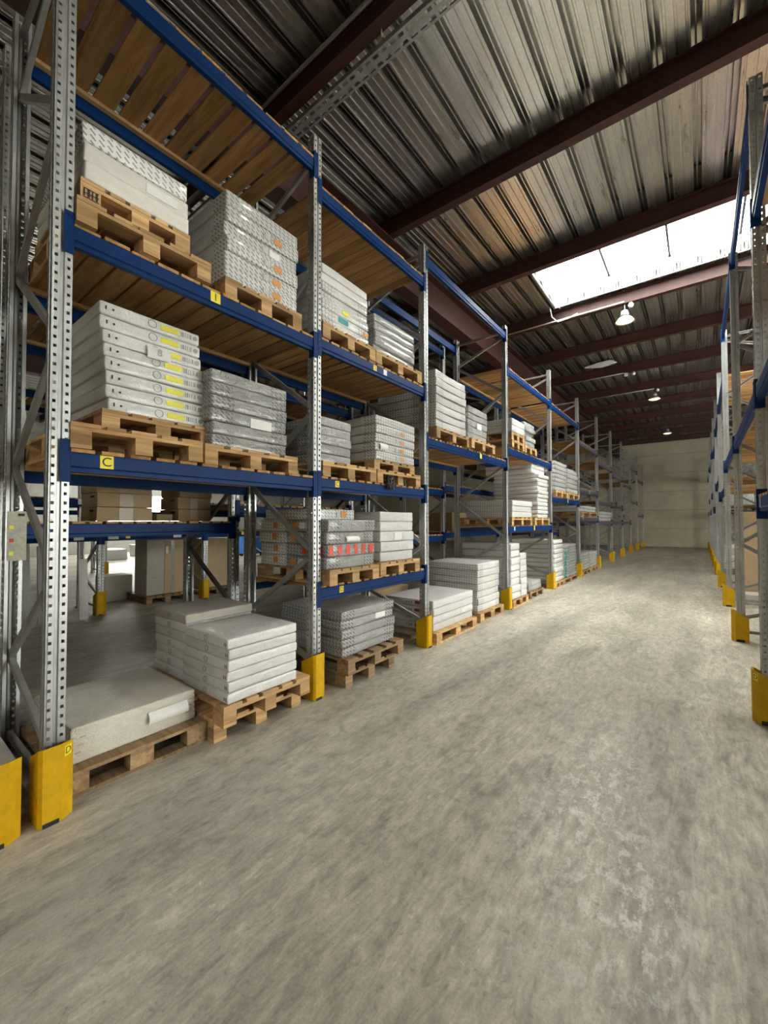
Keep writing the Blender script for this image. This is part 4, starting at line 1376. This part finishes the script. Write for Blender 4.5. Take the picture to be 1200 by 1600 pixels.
# daylit zone goods
for k, (x, y, w) in enumerate(((-19.6, 6.6, 1.2), (-20.3, 8.4, 1.4), (-18.6, 10.6, 1.1), (-21.2, 11.0, 1.2))):
    slab('wrapped_bundle', '%s low white wrapped bundle lying in the daylit zone' % ORD[k], 'bundle', (x, y, .001), (w, 1.0, .45 + .1 * k), M['c_white'], seed=30 + k, wob=.03, r=.06)
mc = empty('cleaning_machine', (-16.4, 11.3, 0)); tag(mc, 'blue wheeled machine standing in the daylit zone', 'machine')
t = MB(); t.prism([(-.5, .12), (.5, .12), (.5, .7), (.2, .95), (-.5, .95)], -.35, .35, 'x'); bevel(t.build('body', M['machine_blue'], mc), .03, 2)
for sx in (-.36, .36):
    for sy in (-.3, .3):
        w = MB(); w.prism([(.12 * math.cos(2 * PI * k / 16), .12 + .12 * math.sin(2 * PI * k / 16)) for k in range(16)], sx - .03, sx + .03, 'x')
        w.build('wheel', M['rubber'], mc, (0, sy, 0))
t = MB(); t.tube([(-.3, .5, .8), (-.3, .72, 1.15), (.3, .72, 1.15), (.3, .5, .8)], .02); t.build('handle', M['rubber'], mc)

# --- goods by the bare rack
pallet(0.0, 15.9, 16.7, -.0 + .9, 0.0, 'floor pallet under the sack stack by the bare rack', mat=M['wood_old']).location.x = 0.86
for k in range(5):
    me = carton_mesh(.82, .62, .15, M['c_white'], 1200 + k, .05, .015, 0, 'n')
    o = obj('sack', me, None, (.84 + random.uniform(-.04, .04), 16.3, PH + k * .145), random.uniform(-.05, .05))
    tag(o, 'white filled sack, %s in the pile by the bare rack' % pos_word(k, 5), 'sack', 'white sacks by the bare rack')
slab('tall_carton', 'tall brown cardboard carton standing behind the bare rack', 'carton', (1.0, 11.6, .001), (.8, 1.4, 1.75), M['kraft'], seed=40, r=.006)
slab('floor_carton', 'low film-wrapped carton on the floor under the bare rack', 'carton', (.95, 10.6, .001), (.8, .5, .18), M['c_dusty'], seed=41)
slab('wrapped_load', 'pale wrapped load on the second shelf of the bare rack', 'load', (.86, 17.0, 2.0 + Z + .001), (.8, 1.3, .5), M['c_crinkle'], seed=42, wob=.03, r=.05)
slab('dusty_crate', 'dusty grey box behind the outermost yellow guard', 'box', (-3.25, 0.40, .001), (.72, .34, .30), M['c_dusty'], seed=44)

# ------------------------------------------------------------------ small things
# black strap hanging over the C beam
stp = MB()
rr = random.Random(4)
for k in range(7):
    pts = []
    p = Vector((-2.735, 3.64, 1.99))
    for q in range(6):
        pts.append(tuple(p + Vector((rr.uniform(0, .03), rr.uniform(-.07, .07), rr.uniform(-.06, .10)))))
    stp.tube(pts, 0.010, 6)
tag(stp.build('tangled_strap', M['rubber'], smooth=True), 'tangled black strap hanging over the C beam of the second bay', 'strap')
# notice sheet on the rear post of the first frame
nt = MB(); nt.box(0, .002, -.05, .05, -.17, .17)
n_ = nt.build('notice_sheet', M['notice'], None, (-3.724, 0.700, 1.48)); n_.rotation_euler = (0, 0, .0)
tag(n_, 'printed load notice fixed to the rear post of the first frame', 'notice')
for k, m in enumerate(('lime', 'hole', 'dark_red', 'hole', 'lime')):
    sticker(n_, .0022, -.03, .06 - k * .045, .025, .025, M[m], 'printed_square')
sticker(n_, .0022, .02, .145, .035, .018, M['ink'], 'printed_heading')

# lamps
def lamp(x, y, w, label):
    r = empty('high_bay_lamp', (x, y + .06, 6.148)); tag(r, label, 'lamp', 'high bay lamps under the roof')
    s = MB(); s.tube([(0, 0, 0), (0, 0, -.16)], .01, 8); s.build('suspension', M['galv_dull'], r)
    g = MB(); g.lathe([(.0, -.14), (.07, -.145), (.08, -.22), (.075, -.25), (.0, -.25)], 24); g.build('ballast_box', M['galv_dull'], r, smooth=True)
    f = MB(); f.lathe([(.05, -.25), (.12, -.29), (.19, -.37), (.185, -.37), (.115, -.285), (.045, -.245)], 28); f.build('reflector', M['galv_dull'], r, smooth=True)
    b = MB(); b.lathe([(.0, -.27), (.06, -.28), (.12, -.315), (.165, -.36), (.10, -.385), (.0, -.39)], 28); b.build('bulb', M['lamp'], r, smooth=True)
    ld = bpy.data.lights.new('lamp_light', 'SPOT')
    ld.spot_size = math.radians(160); ld.spot_blend = 0.5
    ld.energy = w; ld.color = (1.0, 0.90, 0.74); ld.shadow_soft_size = 0.12
    lo = bpy.data.objects.new('lamp_light', ld); lo.location = (0, 0, -.42)
    link(lo, r)
LL = ['high bay lamp right above the near aisle, by the cable tray', 'glowing high bay lamp just past the skylight', 'glowing high bay lamp midway down the aisle', 'glowing high bay lamp closest to the end wall', 'high bay lamp behind the camera', 'glowing lamp seen between the first upright posts']
for (x, y, w), lab in zip(LAMPS, LL):
    lamp(x, y, w, lab)
for k, (x, y) in enumerate(((-1.08, 9.83), (-1.55, 14.49), (-1.1, 16.83))):
    g = MB(); g.lathe([(.0, .05), (.035, .045), (.055, 0), (.035, -.045), (.0, -.05)], 16)
    o = g.build('sensor_globe', M['white_plastic'], None, (x, y + .0, 6.07), smooth=True)
    tag(o, ['small white globe sensor beside the lamp past the skylight', 'small white globe sensor at the end of a conduit', 'small white globe sensor beside the midway lamp'][k], 'sensor')
    g2 = MB(); g2.tube([(0, 0, .04), (0, .05, .085)], .012, 8); g2.build('stem', M['white_plastic'], o)
jb = MB(); jb.box(-.05, .05, -.03, .03, -.05, .05)
tag(bevel(jb.build('junction_box', M['white_plastic'], None, (-1.75, 14.5, 6.085)), .006), 'small square white junction box beside the globe sensor', 'junction box')

# conduits and cable tray
def pipe(name, pts, r, mat, label, cat):
    mb = MB(); mb.tube(pts, r, 8)
    return tag(mb.build(name, mat, smooth=True), label, cat)
pipe('conduit', [(-6, 2.74, 6.22), (3, 2.74, 6.22)], .018, M['galv_dull'], 'thin grey conduit running along the purlin by the cable tray', 'conduit')
pipe('conduit', [(-4.0, 9.80, 6.165), (-1.2, 9.80, 6.165)], .014, M['white_plastic'], 'white conduit clipped on the pink lit purlin', 'conduit')
pipe('conduit', [(-4.0, 14.46, 6.13), (-1.8, 14.46, 6.13)], .014, M['galv_dull'], 'thin conduit leading to the junction box', 'conduit')
pipe('conduit', [(-4.0, 16.8, 6.13), (-1.2, 16.8, 6.13)], .014, M['galv_dull'], 'thin conduit leading to the midway lamp', 'conduit')
pipe('drooping_cable', [(-2.62, 9.55, 6.40), (-2.60, 9.62, 6.20), (-2.50, 9.72, 6.10), (-2.30, 9.78, 6.14), (-2.1, 9.80, 6.20)], .012, M['white_plastic'], 'white cable drooping at the skylight corner', 'cable')
tr = MB()
# perforated tray: base with slots, two side walls, along x
ya, yb, zt = 3.0, 3.15, 6.09
x = -6.0
while x < 3.0:
    for (a, b) in ((ya, ya + .022), (ya + .052, ya + .098), (ya + .128, yb)):
        tr.box(x, x + .10, a, b, zt, zt + .002)
    tr.box(x, x + .03, ya + .022, ya + .052, zt, zt + .002)
    tr.box(x, x + .03, ya + .098, ya + .128, zt, zt + .002)
    x += .10
tr.box(-6.0, 3.0, ya - .002, ya, zt, zt + .05); tr.box(-6.0, 3.0, yb, yb + .002, zt, zt + .05)
tray = tag(tr.build('cable_tray', M['galv_dull']), 'perforated galvanised cable tray hung below the purlin', 'cable tray')
for xx in (-4.6, -2.28, 0.1):
    h = MB(); h.channel((xx, 2.72, 6.065), (xx, 3.20, 6.065), .03, .04); h.bar((xx, 2.93, 6.065), (xx, 2.93, 6.15), .012, .012)
    h.build('hanger', M['galv_dull'], tray)
# torn white film hanging at the skylight corner
tf = MB()
rr = random.Random(9)
W_ = 10
grid = []
for k in range(W_ + 1):
    a = k / W_
    y = 7.70 + a * 1.95
    row = [(-2.50 + rr.uniform(-.02, .02), y, 6.44), (-2.48 + rr.uniform(-.03, .03), y, 6.40), (-2.44 + rr.uniform(-.03, .03), y, 6.35 - .05 * rr.random())]
    grid.append(row)
for k in range(W_):
    for j in range(2):
        tf.quad(grid[k][j], grid[k + 1][j], grid[k + 1][j + 1], grid[k][j + 1])
f_ = tf.build('torn_film', M['white_plastic'])
m_ = f_.modifiers.new('gauge', 'SOLIDIFY'); m_.thickness = .003
tag(f_, 'torn white insulation film hanging along the skylight edge', 'film')
# patch hanging on the roof sheet
pf = MB()
rr = random.Random(11)
n = 16
ring = [(-2.36 + .42 * math.cos(2 * PI * k / n) * (1 + rr.uniform(-.25, .15)), 14.0 + .28 * math.sin(2 * PI * k / n) * (1 + rr.uniform(-.35, .2)), 6.395 - .01 * (k % 2)) for k in range(n)]
i0 = len(pf.v); pf.v += ring + [(-2.36, 14.0, 6.385)]
for k in range(n):
    pf.f.append((i0 + k, i0 + (k + 1) % n, i0 + n))
o = pf.build('film_patch', M['white_plastic']); m_ = o.modifiers.new('gauge', 'SOLIDIFY'); m_.thickness = .006
tag(o, 'ragged pale film patch stuck under the dark roof sheeting', 'film')
